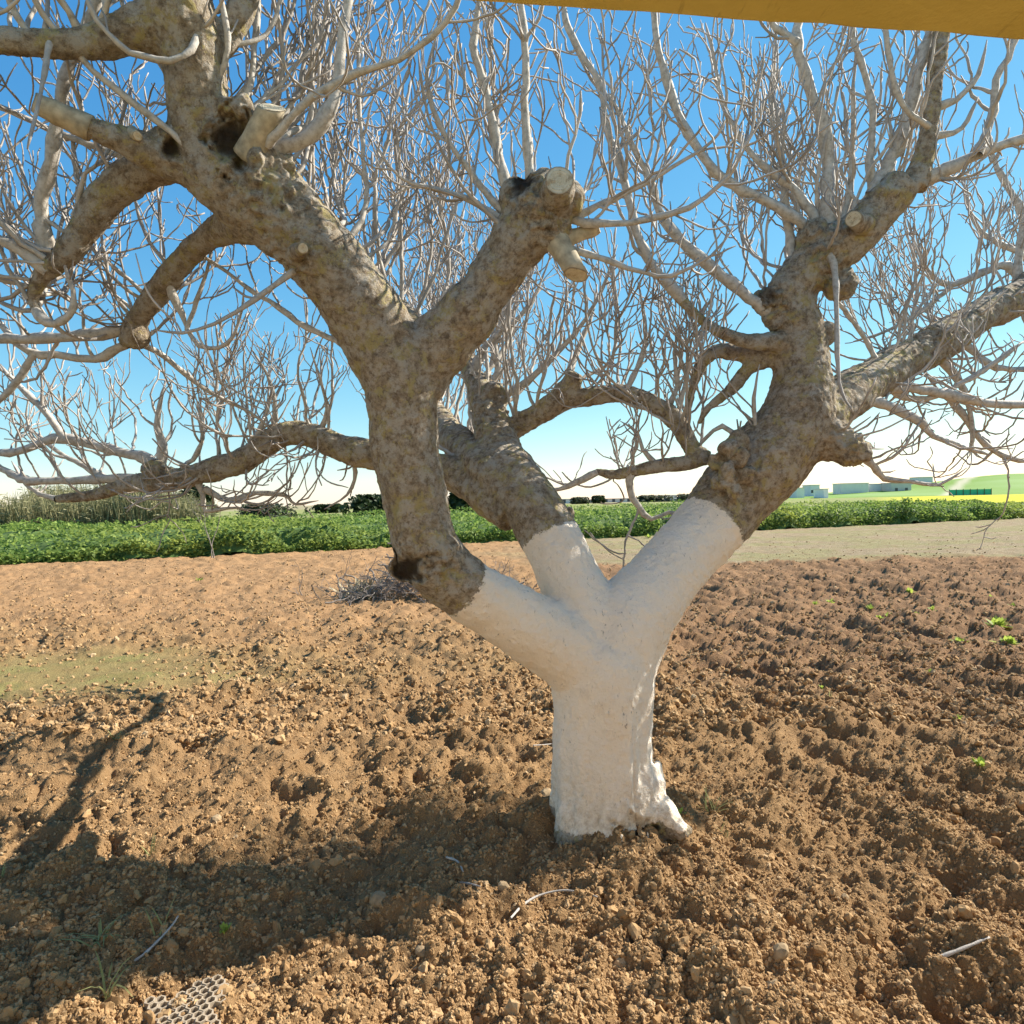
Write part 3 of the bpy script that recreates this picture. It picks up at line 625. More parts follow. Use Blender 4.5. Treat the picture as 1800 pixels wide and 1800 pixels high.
# branches followed in the photo: (distance from, to, radius from, to in pixels, twig density, points)
TR = [
 (2.5, 2.2, 8, 6, 1, '360 290 300 230 240 185 165 125 115 70 75 25 55 -20 40 -70'),
 (2.4, 2.2, 8, 6, .6, '352 40 345 60 338 88 300 106 250 100 210 78 170 35 150 -10'),
 (2.74, 2.5, 17, 11, .8, '78 470 75 400 75 350 95 250 110 165 130 90 165 20 180 -40 190 -110'),
 (2.3, 2.15, 7, 5, .4, '90 66 85 95 78 130 70 165 60 215 48 262'),
 (2.9, 2.6, 9, 7, 1, '300 300 200 268 130 245 60 215 -10 185 -70 170'),
 (2.6, 2.62, 19, 11, .8, '470 280 500 260 550 235 588 180 598 100 608 30 617 -30 625 -100'),
 (2.5, 2.3, 10, 6, .9, '470 255 490 232 550 170 625 130 700 105 760 65 800 10 820 -40'),
 (2.74, 2.6, 8, 5, 1, '880 385 840 360 800 342 725 322 690 298 660 255'),
 (2.72, 2.5, 5, 4, .4, '885 400 850 368 815 330 790 290 765 240 745 170 735 90'),
 (2.74, 2.6, 8, 6, .8, '885 375 850 335 825 300 790 250 760 190 750 130 765 70 775 10'),
 (2.74, 2.7, 12, 8, .7, '895 345 885 310 868 230 858 180 842 120 832 80 838 30 845 -30'),
 (2.72, 2.7, 12, 8, .7, '935 330 930 290 922 200 925 120 922 60 912 -10 905 -60'),
 (2.72, 2.4, 8, 5, .5, '530 470 510 482 450 525 375 570 320 585 270 580'),
 (2.85, 3.1, 8, 7, .8, '600 605 590 597 540 575 490 540 440 510 380 465 340 440'),
 (3.1, 3.1, 11, 8, .4, '295 490 305 520 320 552 328 580'),
 (3.1, 3.1, 6, 5, .9, '328 578 340 545 352 512 370 450 375 400'),
 (3.1, 3.0, 6, 5, .8, '328 578 350 607 385 612 410 590 425 545 430 500'),
 (2.76, 2.7, 11, 7, 1, '62 545 85 566 108 565 128 540 128 510 115 475 110 440'),
 (2.72, 2.6, 14, 11, .9, '85 478 50 450 20 430 -20 410 -80 370'),
 (2.78, 2.7, 6, 6, .8, '65 508 30 498 -10 488 -50 470'),
 (3.28, 3.2, 13, 11, .7, '232 582 180 586 125 592 60 594 -10 597 -80 590'),
 (3.3, 3.3, 11, 8, 1, '222 606 195 620 165 630 100 625 50 618 10 580 -20 540'),
 (3.3, 3.3, 8, 7, 1, '60 622 45 645 30 670 0 705 -30 720'),
 (3.3, 3.7, 8, 6, 1, '240 598 275 618 310 645 345 672 380 695 440 725 478 756'),
 (3.94, 4.0, 11, 8, 1.2, '280 842 210 840 125 845 60 846 30 838 -10 818 -50 800'),
 (3.9, 4.0, 14, 9, 1.3, '275 835 262 815 240 800 190 790 140 775 95 770 45 790 0 796 -50 800'),
 (3.95, 3.9, 9, 6, 1.4, '120 774 95 745 75 720 50 692 25 670 0 640'),
 (3.9, 3.9, 12, 6, 1.4, '282 835 284 800 285 780 277 750 280 710 292 670'),
 (3.9, 3.9, 7, 5, 1, '345 845 356 870 362 898 385 895 415 892 440 900'),
 (3.9, 3.9, 8, 5, 1.2, '360 860 400 880 450 866 500 870 520 886 560 880'),
 (3.9, 3.8, 7, 5, 1.3, '300 842 330 815 350 790 355 750 345 700'),
 (4.0, 4.1, 8, 5, 1.3, '200 850 150 820 110 800 60 760 20 740'),
 (4.0, 4.1, 7, 5, 1, '100 877 70 868 45 850 20 810'),
 (3.85, 3.8, 7, 5, 1.2, '420 812 450 770 470 720 480 680'),
 (3.85, 3.8, 7, 5, 1.2, '480 768 485 720 470 660 440 610'),
 (3.84, 3.7, 6, 4, 1, '560 768 575 720 560 660 545 610'),
 (3.84, 3.9, 6, 4, 1, '610 795 625 830 610 870 570 895'),
 (2.74, 2.6, 8, 6, 1, '1005 385 1050 362 1100 340 1180 295 1250 250 1275 210'),
 (2.72, 2.5, 10, 6, 1, '1000 385 1030 390 1075 395 1140 385 1210 365 1265 325 1295 290 1308 235'),
 (2.74, 2.6, 8, 6, 1, '985 430 1030 445 1075 460 1135 480 1180 485 1250 450 1290 400'),
 (2.95, 2.85, 12, 6, 1, '1200 530 1150 470 1120 410 1100 325 1065 215 1055 150 1005 65 990 10 980 -60'),
 (3.06, 2.9, 15, 6, 1, '1360 555 1330 535 1270 485 1200 425 1160 370 1140 310 1115 265 1080 185 1040 140 1000 65'),
 (3.0, 2.9, 13, 8, 1, '1430 405 1415 395 1350 355 1290 325 1245 290 1200 215 1170 135 1155 75 1150 10 1145 -60'),
 (3.0, 3.0, 10, 7, 1, '1435 400 1425 370 1390 330 1340 290 1300 240 1270 180 1255 100 1240 40'),
 (2.98, 2.9, 17, 10, .8, '1452 420 1455 385 1457 300 1445 210 1415 135 1400 65 1405 20 1400 -50'),
 (2.9, 2.9, 8, 6, .8, '1402 75 1380 60 1365 50 1350 25 1340 -20'),
 (3.04, 3.1, 12, 6, 1.1, '1400 480 1390 425 1380 350 1370 265 1355 190 1362 100 1365 40'),
 (2.95, 2.9, 10, 6, 1, '1525 370 1530 330 1530 280 1532 175 1505 90 1495 40 1485 -20'),
 (3.0, 3.0, 10, 6, 1, '1475 420 1482 390 1495 325 1500 225 1500 150 1510 70'),
 (2.92, 2.9, 17, 13, .7, '1535 345 1545 320 1568 275 1595 210 1615 125 1635 55 1650 -30'),
 (2.75, 2.65, 8, 5, .6, '1632 222 1620 214 1587 185 1567 125 1557 60 1552 0'),
 (2.9, 2.7, 16, 9, .8, '1600 330 1640 312 1680 290 1750 260 1810 240 1880 210'),
 (2.75, 2.7, 10, 8, .9, '1718 272 1735 230 1748 180 1752 140 1778 85 1795 30 1810 -30'),
 (2.5, 2.5, 8, 6, .9, '1830 500 1800 452 1730 412 1702 362 1693 310'),
 (2.5, 2.5, 10, 8, .8, '1790 520 1790 460 1796 375 1757 305 1742 262 1730 210'),
 (3.0, 2.7, 9, 6, .3, '1432 415 1445 432 1465 465 1470 525 1472 625 1480 690 1500 725'),
 (2.9, 2.75, 7, 4, .3, '1545 645 1538 630 1520 595 1485 545 1435 495 1418 440 1420 365'),
 (2.5, 2.7, 10, 6, 1.1, '1800 500 1770 468 1725 480 1675 500 1640 485 1612 437 1595 385'),
 (2.7, 2.8, 6, 5, 1.2, '1675 500 1650 522 1615 550 1550 585 1500 600'),
 (3.7, 3.75, 8, 6, 1.2, '1050 830 1025 842 1000 855 965 862 930 850'),
 (3.7, 3.7, 10, 6, 1.3, '1110 830 1106 860 1122 890 1145 912 1175 900 1215 905'),
 (3.0, 2.9, 10, 5, 1.2, '1505 795 1525 808 1542 828 1555 842 1600 846 1650 852 1700 822'),
 (3.0, 3.3, 14, 9, 1.5, '1470 730 1520 708 1560 712 1610 735 1640 765 1690 785 1740 800'),
 (3.0, 3.1, 14, 10, 1.5, '1540 690 1580 680 1620 685 1700 700 1800 712 1880 700'),
 (3.0, 3.0, 8, 6, 1.5, '1660 692 1690 725 1720 770 1760 800 1810 812'),
 (2.7, 2.7, 9, 7, 1.3, '1650 625 1680 660 1700 700 1710 760 1705 800'),
 (2.8, 2.6, 8, 6, 1.3, '1560 680 1600 700 1660 690 1730 650 1800 600'),
 (2.6, 2.5, 8, 6, 1.3, '1690 600 1740 640 1790 650 1850 640'),
 (4.0, 3.7, 9, 6, 1.1, '880 700 915 680 960 640 1000 598 1030 560 1062 500 1085 430'),
 (4.0, 4.2, 9, 6, 1.2, '1000 672 1005 640 1022 600 1040 555 1050 500'),
 (4.1, 4.2, 9, 6, 1.3, '850 690 875 650 870 600 890 540 900 480'),
 (4.1, 4.2, 9, 6, 1.3, '830 660 850 610 900 570 940 520 960 470'),
 (3.72, 3.7, 7, 5, 1.2, '1100 690 1120 650 1135 600 1130 540 1120 490'),
 (3.7, 3.7, 7, 5, 1.2, '1170 722 1190 680 1185 620 1200 570'),
 (3.7, 3.7, 7, 5, 1.2, '1205 770 1195 720 1205 660 1180 600 1150 550'),
 (3.68, 3.7, 6, 5, 1.3, '1160 820 1130 790 1120 760 1090 740'),
 (3.1, 3.0, 7, 5, 1.2, '1350 800 1330 760 1325 700 1335 640'),
 (3.1, 3.2, 7, 5, 1.2, '1300 770 1270 750 1240 770 1215 800'),
 (2.86, 2.8, 9, 6, 1, '1640 190 1680 175 1720 130 1735 70'),
 (2.85, 2.8, 8, 6, 1, '1640 240 1690 225 1720 170'),
 (2.48, 2.4, 9, 6, .9, '360 150 385 130 400 90 395 30 380 -40'),
 (2.6, 2.7, 9, 6, 1.2, '410 200 440 150 445 80 455 0 450 -70'),
 (2.35, 2.2, 9, 6, .9, '140 66 120 20 90 -20 60 -80'),
 (2.3, 2.2, 8, 6, .9, '60 70 30 30 10 -20 0 -70'),
]
branches = []
for d0, d1, r0, r1, dens, s in TR:
    q = list(map(float, s.split())); q = np.array(q).reshape(-1, 2); n = len(q)
    t = np.linspace(0, 1, n); dd = d0+(d1-d0)*t+(0.5 if q[0, 0] > 1180 and d0 < 3.4 else 0)
    if (q[0, 0] > 1460 and q[0, 1] > 600) or (q[0, 0] > 1640 and q[0, 1] > 440):       # from the far right limb
        dd = 3.64+(q[0, 0]-1440)*0.0029+0.25*t*(d1-d0)
    inside = 0 < q[-1, 0] < 1800 and q[-1, 1] > 0
    P = np.array([at(u, v, d) for (u, v), d in zip(q, dd)]); rr = 0.72*(r0+(r1*0.85-r0)*t)*dd/FPX
    L = np.linalg.norm(np.diff(P, axis=0), axis=1).sum(); per = max(2, int(L/0.045/(n-1)))
    c = catmull(np.column_stack([P, rr]), per); P = c[:, :3]; rr = np.maximum(c[:, 3], 0.004)
    rr = np.maximum(rr*(1-(0.55 if inside else 0)*np.linspace(0, 1, len(rr))**2), 0.0045)
    P, rr = zig(P, rr, 0.16)
    r2 = rr.copy(); r2[-1] *= 0.4
    b = Bush(); b.add(P, r2, 8 if rr[0] > 0.02 else 7)
    D = np.gradient(P, axis=0)
    sprout(b, P, D, np.clip(rr*0.8, 0.006, 0.012), 0, 0.15, dens*1.0, 0.06)
    branches.append(b)
# shoots springing from the thick limbs
def shoots(limb, n, t0, t1, l0, l1, r0, r1, out=None, up=0.16, spread=0.6, dens=1.0):
    P, rr = SK[limb]
    for _ in range(n):
        i = int((t0+(t1-t0)*rng.uniform())*(len(P)-2)); T = unit(P[i+1]-P[i])
        a = rng.normal(size=3); a = unit(a-T*(a@T)); 
        d = unit(a*spread+UP*0.55+(np.array(out) if out is not None else 0))
        p = P[i]+unit(d-T*(d@T))*rr[i]*0.85
        b = Bush(); L = rng.uniform(l0, l1)
        grow(b, p, d, L, rng.uniform(r0, r1), 0, up)
        branches.append(b)
shoots('left', 20, 0.52, 0.72, 0.6, 1.35, 0.008, 0.013, (0.25, 0.75, 0))
shoots('left', 15, 0.70, 0.98, 0.5, 1.1, 0.007, 0.012, (0.2, 0.6, 0))
shoots('behind', 13, 0.2, 1, 0.6, 1.3, 0.008, 0.012, (0.1, 0.4, 0))
shoots('mid_l', 18, 0.3, 1, 0.6, 1.4, 0.008, 0.013, (-0.1, 0.4, 0))
shoots('mid', 15, 0.72, 1, 0.6, 1.5, 0.008, 0.013, (0.1, 0.5, 0))
shoots('mid_r', 10, 0.2, 1, 0.5, 1.2, 0.007, 0.011, (0.1, 0.2, 0))
shoots('arch', 14, 0.1, 1, 0.4, 1.0, 0.006, 0.010)
shoots('archlow', 10, 0.1, 1, 0.25, 0.6, 0.005, 0.008)
shoots('mid_ll', 26, 0.35, 0.98, 0.35, 0.9, 0.006, 0.010, (-0.15, 0.1, 0))
shoots('backlow', 12, 0.4, 1, 0.4, 0.9, 0.006, 0.010, (-0.2, 0.2, 0))
shoots('lowleft', 12, 0.3, 1, 0.4, 0.9, 0.006, 0.011, (-0.3, 0.2, 0))
shoots('topleft', 10, 0.3, 1, 0.4, 0.8, 0.006, 0.010, (0, 0.3, 0))
shoots('rear', 20, 0.4, 1, 0.6, 1.5, 0.009, 0.014, (-0.2, 0.1, 0))
shoots('pollard', 10, 0.82, 1, 0.5, 1.1, 0.006, 0.010, (0.0, 0.5, 0))
shoots('right', 24, 0.62, 1, 0.5, 1.2, 0.007, 0.011, (0.1, 0.5, 0))
shoots('right2', 26, 0.25, 0.8, 0.4, 1.0, 0.006, 0.010, (0.15, 0.4, 0))
shoots('right2', 26, 0.2, 0.75, 0.2, 0.5, 0.006, 0.009, (0.2, 0.1, -1.0), 0.10)
shoots('rknob', 7, 0.3, 1, 0.15, 0.35, 0.005, 0.008, (0.5, 0, -0.7), 0.12)
shoots('mid_ll', 16, 0.3, 0.95, 0.15, 0.32, 0.005, 0.008, (-0.2, 0, -1.0), 0.12)
shoots('lowleft', 14, 0.5, 1, 0.4, 0.8, 0.006, 0.009, (-0.5, 0.3, -0.3), 0.12)
shoots('rarm', 8, 0.3, 1, 0.3, 0.8, 0.005, 0.009)
branches.sort(key=lambda b: -b.off)
for b in branches[:296]: b.build()
if len(branches) > 296:
    rest = Bush()
    for b in branches[296:]:
        for V, A in zip(b.V, b.A): rest.V.append(V); rest.A.append(A)
        rest.F += [[i+rest.off for i in f] for f in b.F]; rest.off += b.off
    tag(rest.build('twigs'), kind='stuff')

# ------------------------------------------------------------------ yellow beam overhead
def beam():
    t = NT('mustard_paint'); a = t.noise(5, 5, 0.6)
    mp = t.n('Mapping'); mp.inputs['Rotation'].default_value = (0, 0, 0.7); mp.inputs['Scale'].default_value = (22, 3.5, 5); t.l(t.co.outputs['Object'], mp.inputs[0])
    st = t.noise(1.6, 4, 0.6, vec=mp.outputs[0])
    col = t.ramp(a, [(0.3, (0.60, 0.47, 0.11)), (0.7, (0.70, 0.56, 0.15))])
    col = t.mix(t.ramp(st, [(0.62, (0, 0, 0)), (0.72, (0.6,)*3)]), col, (0.30, 0.19, 0.05))
    mat = t.done(col, 0.85, t.bump(t.noise(60, 5, 0.6), 0.5, 0.006))
    p0 = at(960, 0, 1.24); p1 = at(1800, 60, 1.30)
    z = 0.5*(p0[2]+p1[2]); d = (p1-p0); d[2] = 0; d = unit(d); nrm = np.array([d[1], -d[0], 0])   # towards the camera
    e = empty('overhead_beam', (p1[0], p1[1], 0)); tag(e, 'mustard yellow painted beam crossing the upper right corner overhead', 'beam')
    a0 = p0-d*2.6; a1 = p1+d*3.4
    N = 90; xs = np.linspace(0, 1, N)
    sec = [(0, 0.004), (0.006, 0), (0.62, 0), (0.632, 0.012), (0.632, 0.24), (0, 0.24)]
    V = []
    for s in xs:
        q = a0+(a1-a0)*s
        zz = p0[2]+(p1[2]-p0[2])*(((q-p0)@d)/((p1-p0)@d))-0.012
        for o_, h_ in sec:
            jit = 0.0035*(random.random()-0.5) if h_ < 0.02 else 0
            V.append((q[0]+nrm[0]*(o_+jit), q[1]+nrm[1]*(o_+jit), zz+h_+jit))
    F = []; k = len(sec)
    for i in range(N-1):
        for j in range(k): F.append([i*k+j, i*k+(j+1) % k, (i+1)*k+(j+1) % k, (i+1)*k+j])
    F += [list(range(k))[::-1], [(N-1)*k+j for j in range(k)]]
    mesh_np('beam', V, F, mat, False, e)
    for q in (a0+d*0.2+nrm*0.3, a1-d*0.2+nrm*0.3):
        zz = p0[2]+(p1[2]-p0[2])*(((q-p0)@d)/((p1-p0)@d))+0.01
        P = np.array([[q[0], q[1], -0.1], [q[0], q[1], zz*0.5], [q[0], q[1], zz]])
        V, F = tube(P, [0.16]*3, 4, True, True); mesh_np('post', V, F, mat, False, e)
    V, F = box(-4.2, 5.6, -2.9, -2.6, -0.1, 3.2); mesh_np('wall', V, F, plain('bounce_wall_cream', (0.84, 0.77, 0.64), 0.9, 0.06, 4), False, e)  # unseen wall added behind the camera to bounce warm light on the trunk
beam()

# ------------------------------------------------------------------ leaves helper
def leaf_cards(pos, size, tilt=0.9, aspect=0.6, upbias=0.5):
    """one folded leaf (two triangles with a bend) for every position"""
    n = len(pos)
    nrm = rng.normal(size=(n, 3)); nrm[:, 2] = np.abs(nrm[:, 2])+upbias; nrm /= np.linalg.norm(nrm, axis=1)[:, None]
    a = rng.normal(size=(n, 3)); a -= nrm*np.einsum('ij,ij->i', a, nrm)[:, None]; a /= np.linalg.norm(a, axis=1)[:, None]
    b = np.cross(nrm, a); s = size[:, None]
    V = np.stack([pos-a*s, pos+b*s*aspect+nrm*s*0.18, pos+a*s, pos-b*s*aspect+nrm*s*0.18], 1).reshape(-1, 3)
    i = np.arange(n)[:, None]*4
    F = np.concatenate([i+np.array([[0, 1, 2]]), i+np.array([[0, 2, 3]])], 0)
    return V, F

# ------------------------------------------------------------------ bean crop beyond the ploughed field
M_CROP = leafmat('bean_leaves', (0.065, 0.14, 0.028), (0.31, 0.40, 0.09), 0.5, 0.16)
M_CROPB = plain('crop_base', (0.075, 0.12, 0.03), 0.9, 0.3, 2)  # dark green base sheet under the leaves
ed = unit(np.array([1, ESL, 0])); en = np.array([-ed[1], ed[0], 0])
def crop_h(s, e):
    """height of the crop at s along and e beyond the field edge"""
    h = 0.84+0.42*fbm2(s*0.45, e*0.45, 141, 4)+0.16*vnoise2(s*1.9, e*1.9, 143)
    gap = sstep(0.15, 0.45, fbm2(s*0.16+5, e*0.3, 145, 3))
    h = h*(0.92+0.55*fbm2(s*0.11, e*0.2, 149, 3))
    h = h*(1-0.25*gap)*(1-0.18*sstep(35, 55, s))
    return np.clip(h, 0.2, 1.6)*sstep(-0.05, 0.55, e+0.25*vnoise2(s*1.1, e*0+1, 147))
def crop_pt(s, e, z):
    q = np.array([EX0, EY0, 0])[None]+ed[None]*s[:, None]+en[None]*e[:, None]
    g = ground_h(q[:, 0], q[:, 1]); q[:, 2] = g+z; return q
def crop():
    ss = np.arange(-16, 78, 0.28); ee = np.concatenate([np.arange(-0.1, 2.0, 0.18), np.arange(2.0, 24, 0.45)])
    S, E = np.meshgrid(ss, ee, indexing='ij'); s = S.ravel(); e = E.ravel()
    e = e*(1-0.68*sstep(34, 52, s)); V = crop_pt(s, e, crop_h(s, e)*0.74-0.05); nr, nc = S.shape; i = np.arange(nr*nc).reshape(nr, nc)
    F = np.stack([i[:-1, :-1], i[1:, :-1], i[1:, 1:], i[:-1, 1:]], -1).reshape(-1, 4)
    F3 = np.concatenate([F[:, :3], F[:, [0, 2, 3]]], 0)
    n1 = 92000; s1 = rng.uniform(-16, 78, n1); e1 = rng.uniform(0, 1, n1)**1.8*24*(1-0.68*sstep(34, 52, s1))
    h1 = crop_h(s1, e1); z1 = h1*(1-0.55*rng.uniform(0, 1, n1)**2*(e1 < 1.2))+rng.uniform(-0.05, 0.07, n1)
    n2 = 26000; s2 = rng.uniform(-16, 78, n2); e2 = rng.uniform(-0.15, 0.55, n2); h2 = crop_h(s2, np.maximum(e2, 0.35)); z2 = h2*rng.uniform(0.02, 1.05, n2)
    P = np.concatenate([crop_pt(s1, e1, z1), crop_pt(s2, e2, z2)])
    VL, FL = leaf_cards(P, rng.uniform(0.045, 0.10, len(P)))
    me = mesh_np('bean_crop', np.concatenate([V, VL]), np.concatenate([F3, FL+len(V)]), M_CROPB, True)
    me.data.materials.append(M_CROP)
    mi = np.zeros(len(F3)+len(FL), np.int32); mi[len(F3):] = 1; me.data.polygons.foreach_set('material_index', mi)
    tag(me, 'dense green leafy crop bordering the ploughed field', 'crop', kind='stuff')
crop()

# ------------------------------------------------------------------ reeds at the left
def reeds():
    M = leafmat('reed_blades', (0.12, 0.125, 0.05), (0.34, 0.31, 0.16), 0.3, 0.3)
    MD = plain('reed_litter', (0.06, 0.055, 0.03), 0.95, 0.3, 3)
    n = 9000
    u = rng.uniform(-160, 372, n); d = rng.uniform(33, 42, n)
    x = (u-900)/FPX*d; y = d
    top = 2.55+0.55*vnoise2(u*0.012, d*0.1, 201)+0.35*vnoise2(u*0.06, d*0.5, 202)-0.7*sstep(300, 372, u)-0.35*sstep(120, -60, u)
    g = ground_h(x, y); h = top*rng.uniform(0.62, 1.08, n)
    lean = rng.normal(0, 0.13, (n, 2)); wd = rng.uniform(0.012, 0.03, n); an = rng.uniform(0, math.pi, n)
    rows = []
    for t, ws in ((0, 1.0), (0.45, 1.0), (0.8, 0.8), (1.0, 0.15)):
        cx = x+lean[:, 0]*h*t*t; cy = y+lean[:, 1]*h*t*t; cz = g-0.05+h*t
        rows.append(np.stack([cx-np.cos(an)*wd*ws, cy-np.sin(an)*wd*ws, cz], 1)); rows.append(np.stack([cx+np.cos(an)*wd*ws, cy+np.sin(an)*wd*ws, cz], 1))
    V = np.stack(rows, 1).reshape(-1, 3); i = np.arange(n)[:, None]*8
    F = np.concatenate([i+np.array([[a, a+1, a+3, a+2]]) for a in (0, 2, 4)], 0); F = np.concatenate([F[:, :3], F[:, [0, 2, 3]]])
    # drooping leaves
    k = 14000; j = rng.integers(0, n, k); tt = rng.uniform(0.35, 0.98, k)
    P = np.stack([x[j]+lean[j, 0]*h[j]*tt*tt, y[j]+lean[j, 1]*h[j]*tt*tt, g[j]+h[j]*tt], 1)
    dr = rng.normal(0, 1, (k, 3)); dr[:, 2] = rng.uniform(0.1, 0.9, k); dr /= np.linalg.norm(dr, axis=1)[:, None]
    L = rng.uniform(0.2, 0.5, k)[:, None]; sd = np.cross(dr, [0, 0, 1.0])*0.022
    V2 = np.stack([P-sd, P+sd, P+dr*L*0.6+sd*0.8, P+dr*L+np.array([0, 0, -0.08])], 1).reshape(-1, 3); i2 = np.arange(k)[:, None]*4+len(V)
    F2 = np.concatenate([i2+np.array([[0, 1, 2]]), i2+np.array([[0, 2, 3]])])
    o = mesh_np('reed_bed', np.concatenate([V, V2]), np.concatenate([F, F2]), M, False)
    tag(o, 'tall dry beige green reeds massed behind the crop on the left', 'reeds', kind='stuff')
reeds()

# ------------------------------------------------------------------ trees far behind
M_DK = leafmat('dark_foliage', (0.018, 0.035, 0.012), (0.06, 0.085, 0.03), 0.2, 0.6)
M_OLV = leafmat('olive_foliage', (0.05, 0.065, 0.035), (0.13, 0.14, 0.08), 0.25, 0.6)
M_TRK = plain('dark_trunk', (0.10, 0.075, 0.05), 0.95, 0.3, 6)
def far_tree(u, vb, vt, d, half, label, mat, n=2600, cat='tree', trunk=0.25, leaf=0.10):
    base = at(u, vb, d); z0 = float(ground_h(np.array([base[0]]), np.array([base[1]]))[0]); top = at(u, vt, d)[2]; Rw = half/FPX*d; H = top-z0
    e = empty('leafy_tree' if cat == 'tree' else 'leafy_shrub', (base[0], base[1], z0)); tag(e, label, cat)
    V, F = tube(np.array([[base[0], base[1], z0-0.1], [base[0]+0.05, base[1], z0+H*0.35], [base[0], base[1]+0.05, z0+H*0.7]]), [0.10*H**0.5, 0.08*H**0.5, 0.03], 7, True, True)
    mesh_np('trunk', V, F, M_TRK, True, e)
    cs = []
    for _ in range(16):
        a = rng.uniform(0, 2*math.pi); r = Rw*0.72*math.sqrt(rng.uniform()); zz = z0+H*(trunk+(0.9-trunk)*rng.uniform()); sh = 1-0.5*((zz-z0)/H)**2
        cs.append((base[0]+math.cos(a)*r*sh, base[1]+math.sin(a)*r*sh, zz, Rw*rng.uniform(0.22, 0.42)))
    cs = np.array(cs); j = rng.integers(0, len(cs), n); q = rng.normal(size=(n, 3)); q /= np.linalg.norm(q, axis=1)[:, None]
    P = cs[j, :3]+q*cs[j, 3:4]*rng.uniform(0.55, 1.1, n)[:, None]; P[:, 2] = np.clip(P[:, 2], z0+0.1, top+0.1)
    V, F = leaf_cards(P, rng.uniform(0.6, 1.4, n)*leaf*d/45)
    mesh_np('crown', V, F, mat, False, e)
far_tree(815, 905, 858, 62, 48, 'dark dense round tree seen between the trunk forks', M_DK, 4200, trunk=0.05, leaf=0.22)
far_tree(650, 905, 874, 70, 58, 'low dark tree just left of the shaded limb on the horizon', M_DK, 2500, trunk=0.05, leaf=0.2)
far_tree(345, 900, 852, 46, 40, 'dark evergreen rising behind the right end of the reeds', M_DK, 3000, trunk=0.1, leaf=0.14)
far_tree(470, 905, 889, 80, 52, 'small grey green bush on the horizon right of the reeds', M_OLV, 1500, 'shrub', 0.05, 0.16)
far_tree(575, 900, 890, 110, 40, 'tiny dark bush on the horizon under the long low branch', M_DK, 900, 'shrub', 0.05, 0.16)
far_tree(1018, 890, 876, 190, 20, 'small olive tree beside the grey far building', M_OLV, 900, leaf=0.1)
far_tree(1052, 888, 873, 195, 16, 'small dark tree above the red far wall', M_DK, 900, leaf=0.1)
far_tree(1150, 884, 873, 210, 40, 'low grey green hedge tree on the skyline by the right limb', M_OLV, 1000, leaf=0.12)
far_tree(1210, 882, 871, 200, 32, 'low dull green skyline tree touching the right limb', M_OLV, 900, leaf=0.12)

# ------------------------------------------------------------------ far buildings
M_WIN = plain('window_dark', (0.05, 0.06, 0.07), 0.3, 0.2, 3, 0.5)
def house(name, u0, u1, vb, vt, d, col, label, roofc=None, wins=0, cat='building', wwin=1.0, deep=7):
    a = at(u0, vb, d); b = at(u1, vb, d); zt = at((u0+u1)/2, vt, d)[2]; y = (a[1]+b[1])/2; z0 = float(ground_h(np.array([a[0]]), np.array([y]))[0])-0.3
    e = empty(name, ((a[0]+b[0])/2, y, 0)); tag(e, label, cat)
    mat = plain(name+'_wall', col, 0.9, 0.06, 0.6)
    V, F = box(a[0], b[0], y, y+deep, z0, zt); w_ = mesh_np('wall', V, F, mat, False, e)
    V, F = box(a[0]-0.2, b[0]+0.2, y-0.2, y+deep+0.2, zt, zt+0.22); mesh_np('roof', V, F, plain(name+'_roof', roofc or tuple(c*0.8 for c in col), 0.9, 0.1, 0.6), False, e)
    for i in range(wins):
        cx = a[0]+(b[0]-a[0])*(i+0.5)/wins; zc = z0+0.3+(zt-z0)*0.48
        V, F = box(cx-wwin/2, cx+wwin/2, y-0.06, y+0.02, zc-0.6, zc+0.5); mesh_np('window', V, F, M_WIN, False, e)
house('grey_shed', 972, 1012, 891, 878, 230, (0.66, 0.65, 0.61), 'long blue grey shed on the horizon right of the middle limb', wins=1)
house('white_house', 1026, 1044, 890, 879, 235, (0.75, 0.73, 0.70), 'small white house left of the red wall on the horizon', wins=1)
house('red_house', 1044, 1058, 890, 875, 228, (0.55, 0.22, 0.16), 'small brick red building on the horizon')
house('white_wall_building', 1059, 1112, 888, 877, 238, (0.72, 0.68, 0.60), 'long low white building right of the red one', wins=4)
house('pale_barn', 1176, 1190, 880, 871, 240, (0.74, 0.72, 0.70), 'tiny pale barn on the skyline left of the right limb')
house('white_cottage', 1400, 1414, 869, 858, 225, (0.80, 0.78, 0.74), 'white cottage at the right edge of the leaning limb')
house('white_villa', 1425, 1441, 866, 853, 250, (0.72, 0.74, 0.76), 'pale two storey villa behind the green field', wins=3, wwin=0.8)
house('white_kiosk', 1448, 1456, 869, 860, 210, (0.85, 0.84, 0.82), 'tiny bright white hut alone in the green field')
house('blue_greenhouse', 1479, 1527, 863, 850, 260, (0.74, 0.73, 0.68), 'long bluish greenhouse on the right skyline', wins=0)
house('white_greenhouse', 1528, 1566, 860, 851, 262, (0.70, 0.70, 0.70), 'low whitish greenhouse beside the bluish one', wins=0)
house('grey_greenhouse', 1567, 1602, 860, 849, 255, (0.56, 0.54, 0.50), 'dark grey blue greenhouse nearest the pale track', wins=2)
house('hill_house', 1615, 1640, 852, 839, 300, (0.70, 0.70, 0.70), 'pale house on the rise at the right skyline', wins=3)
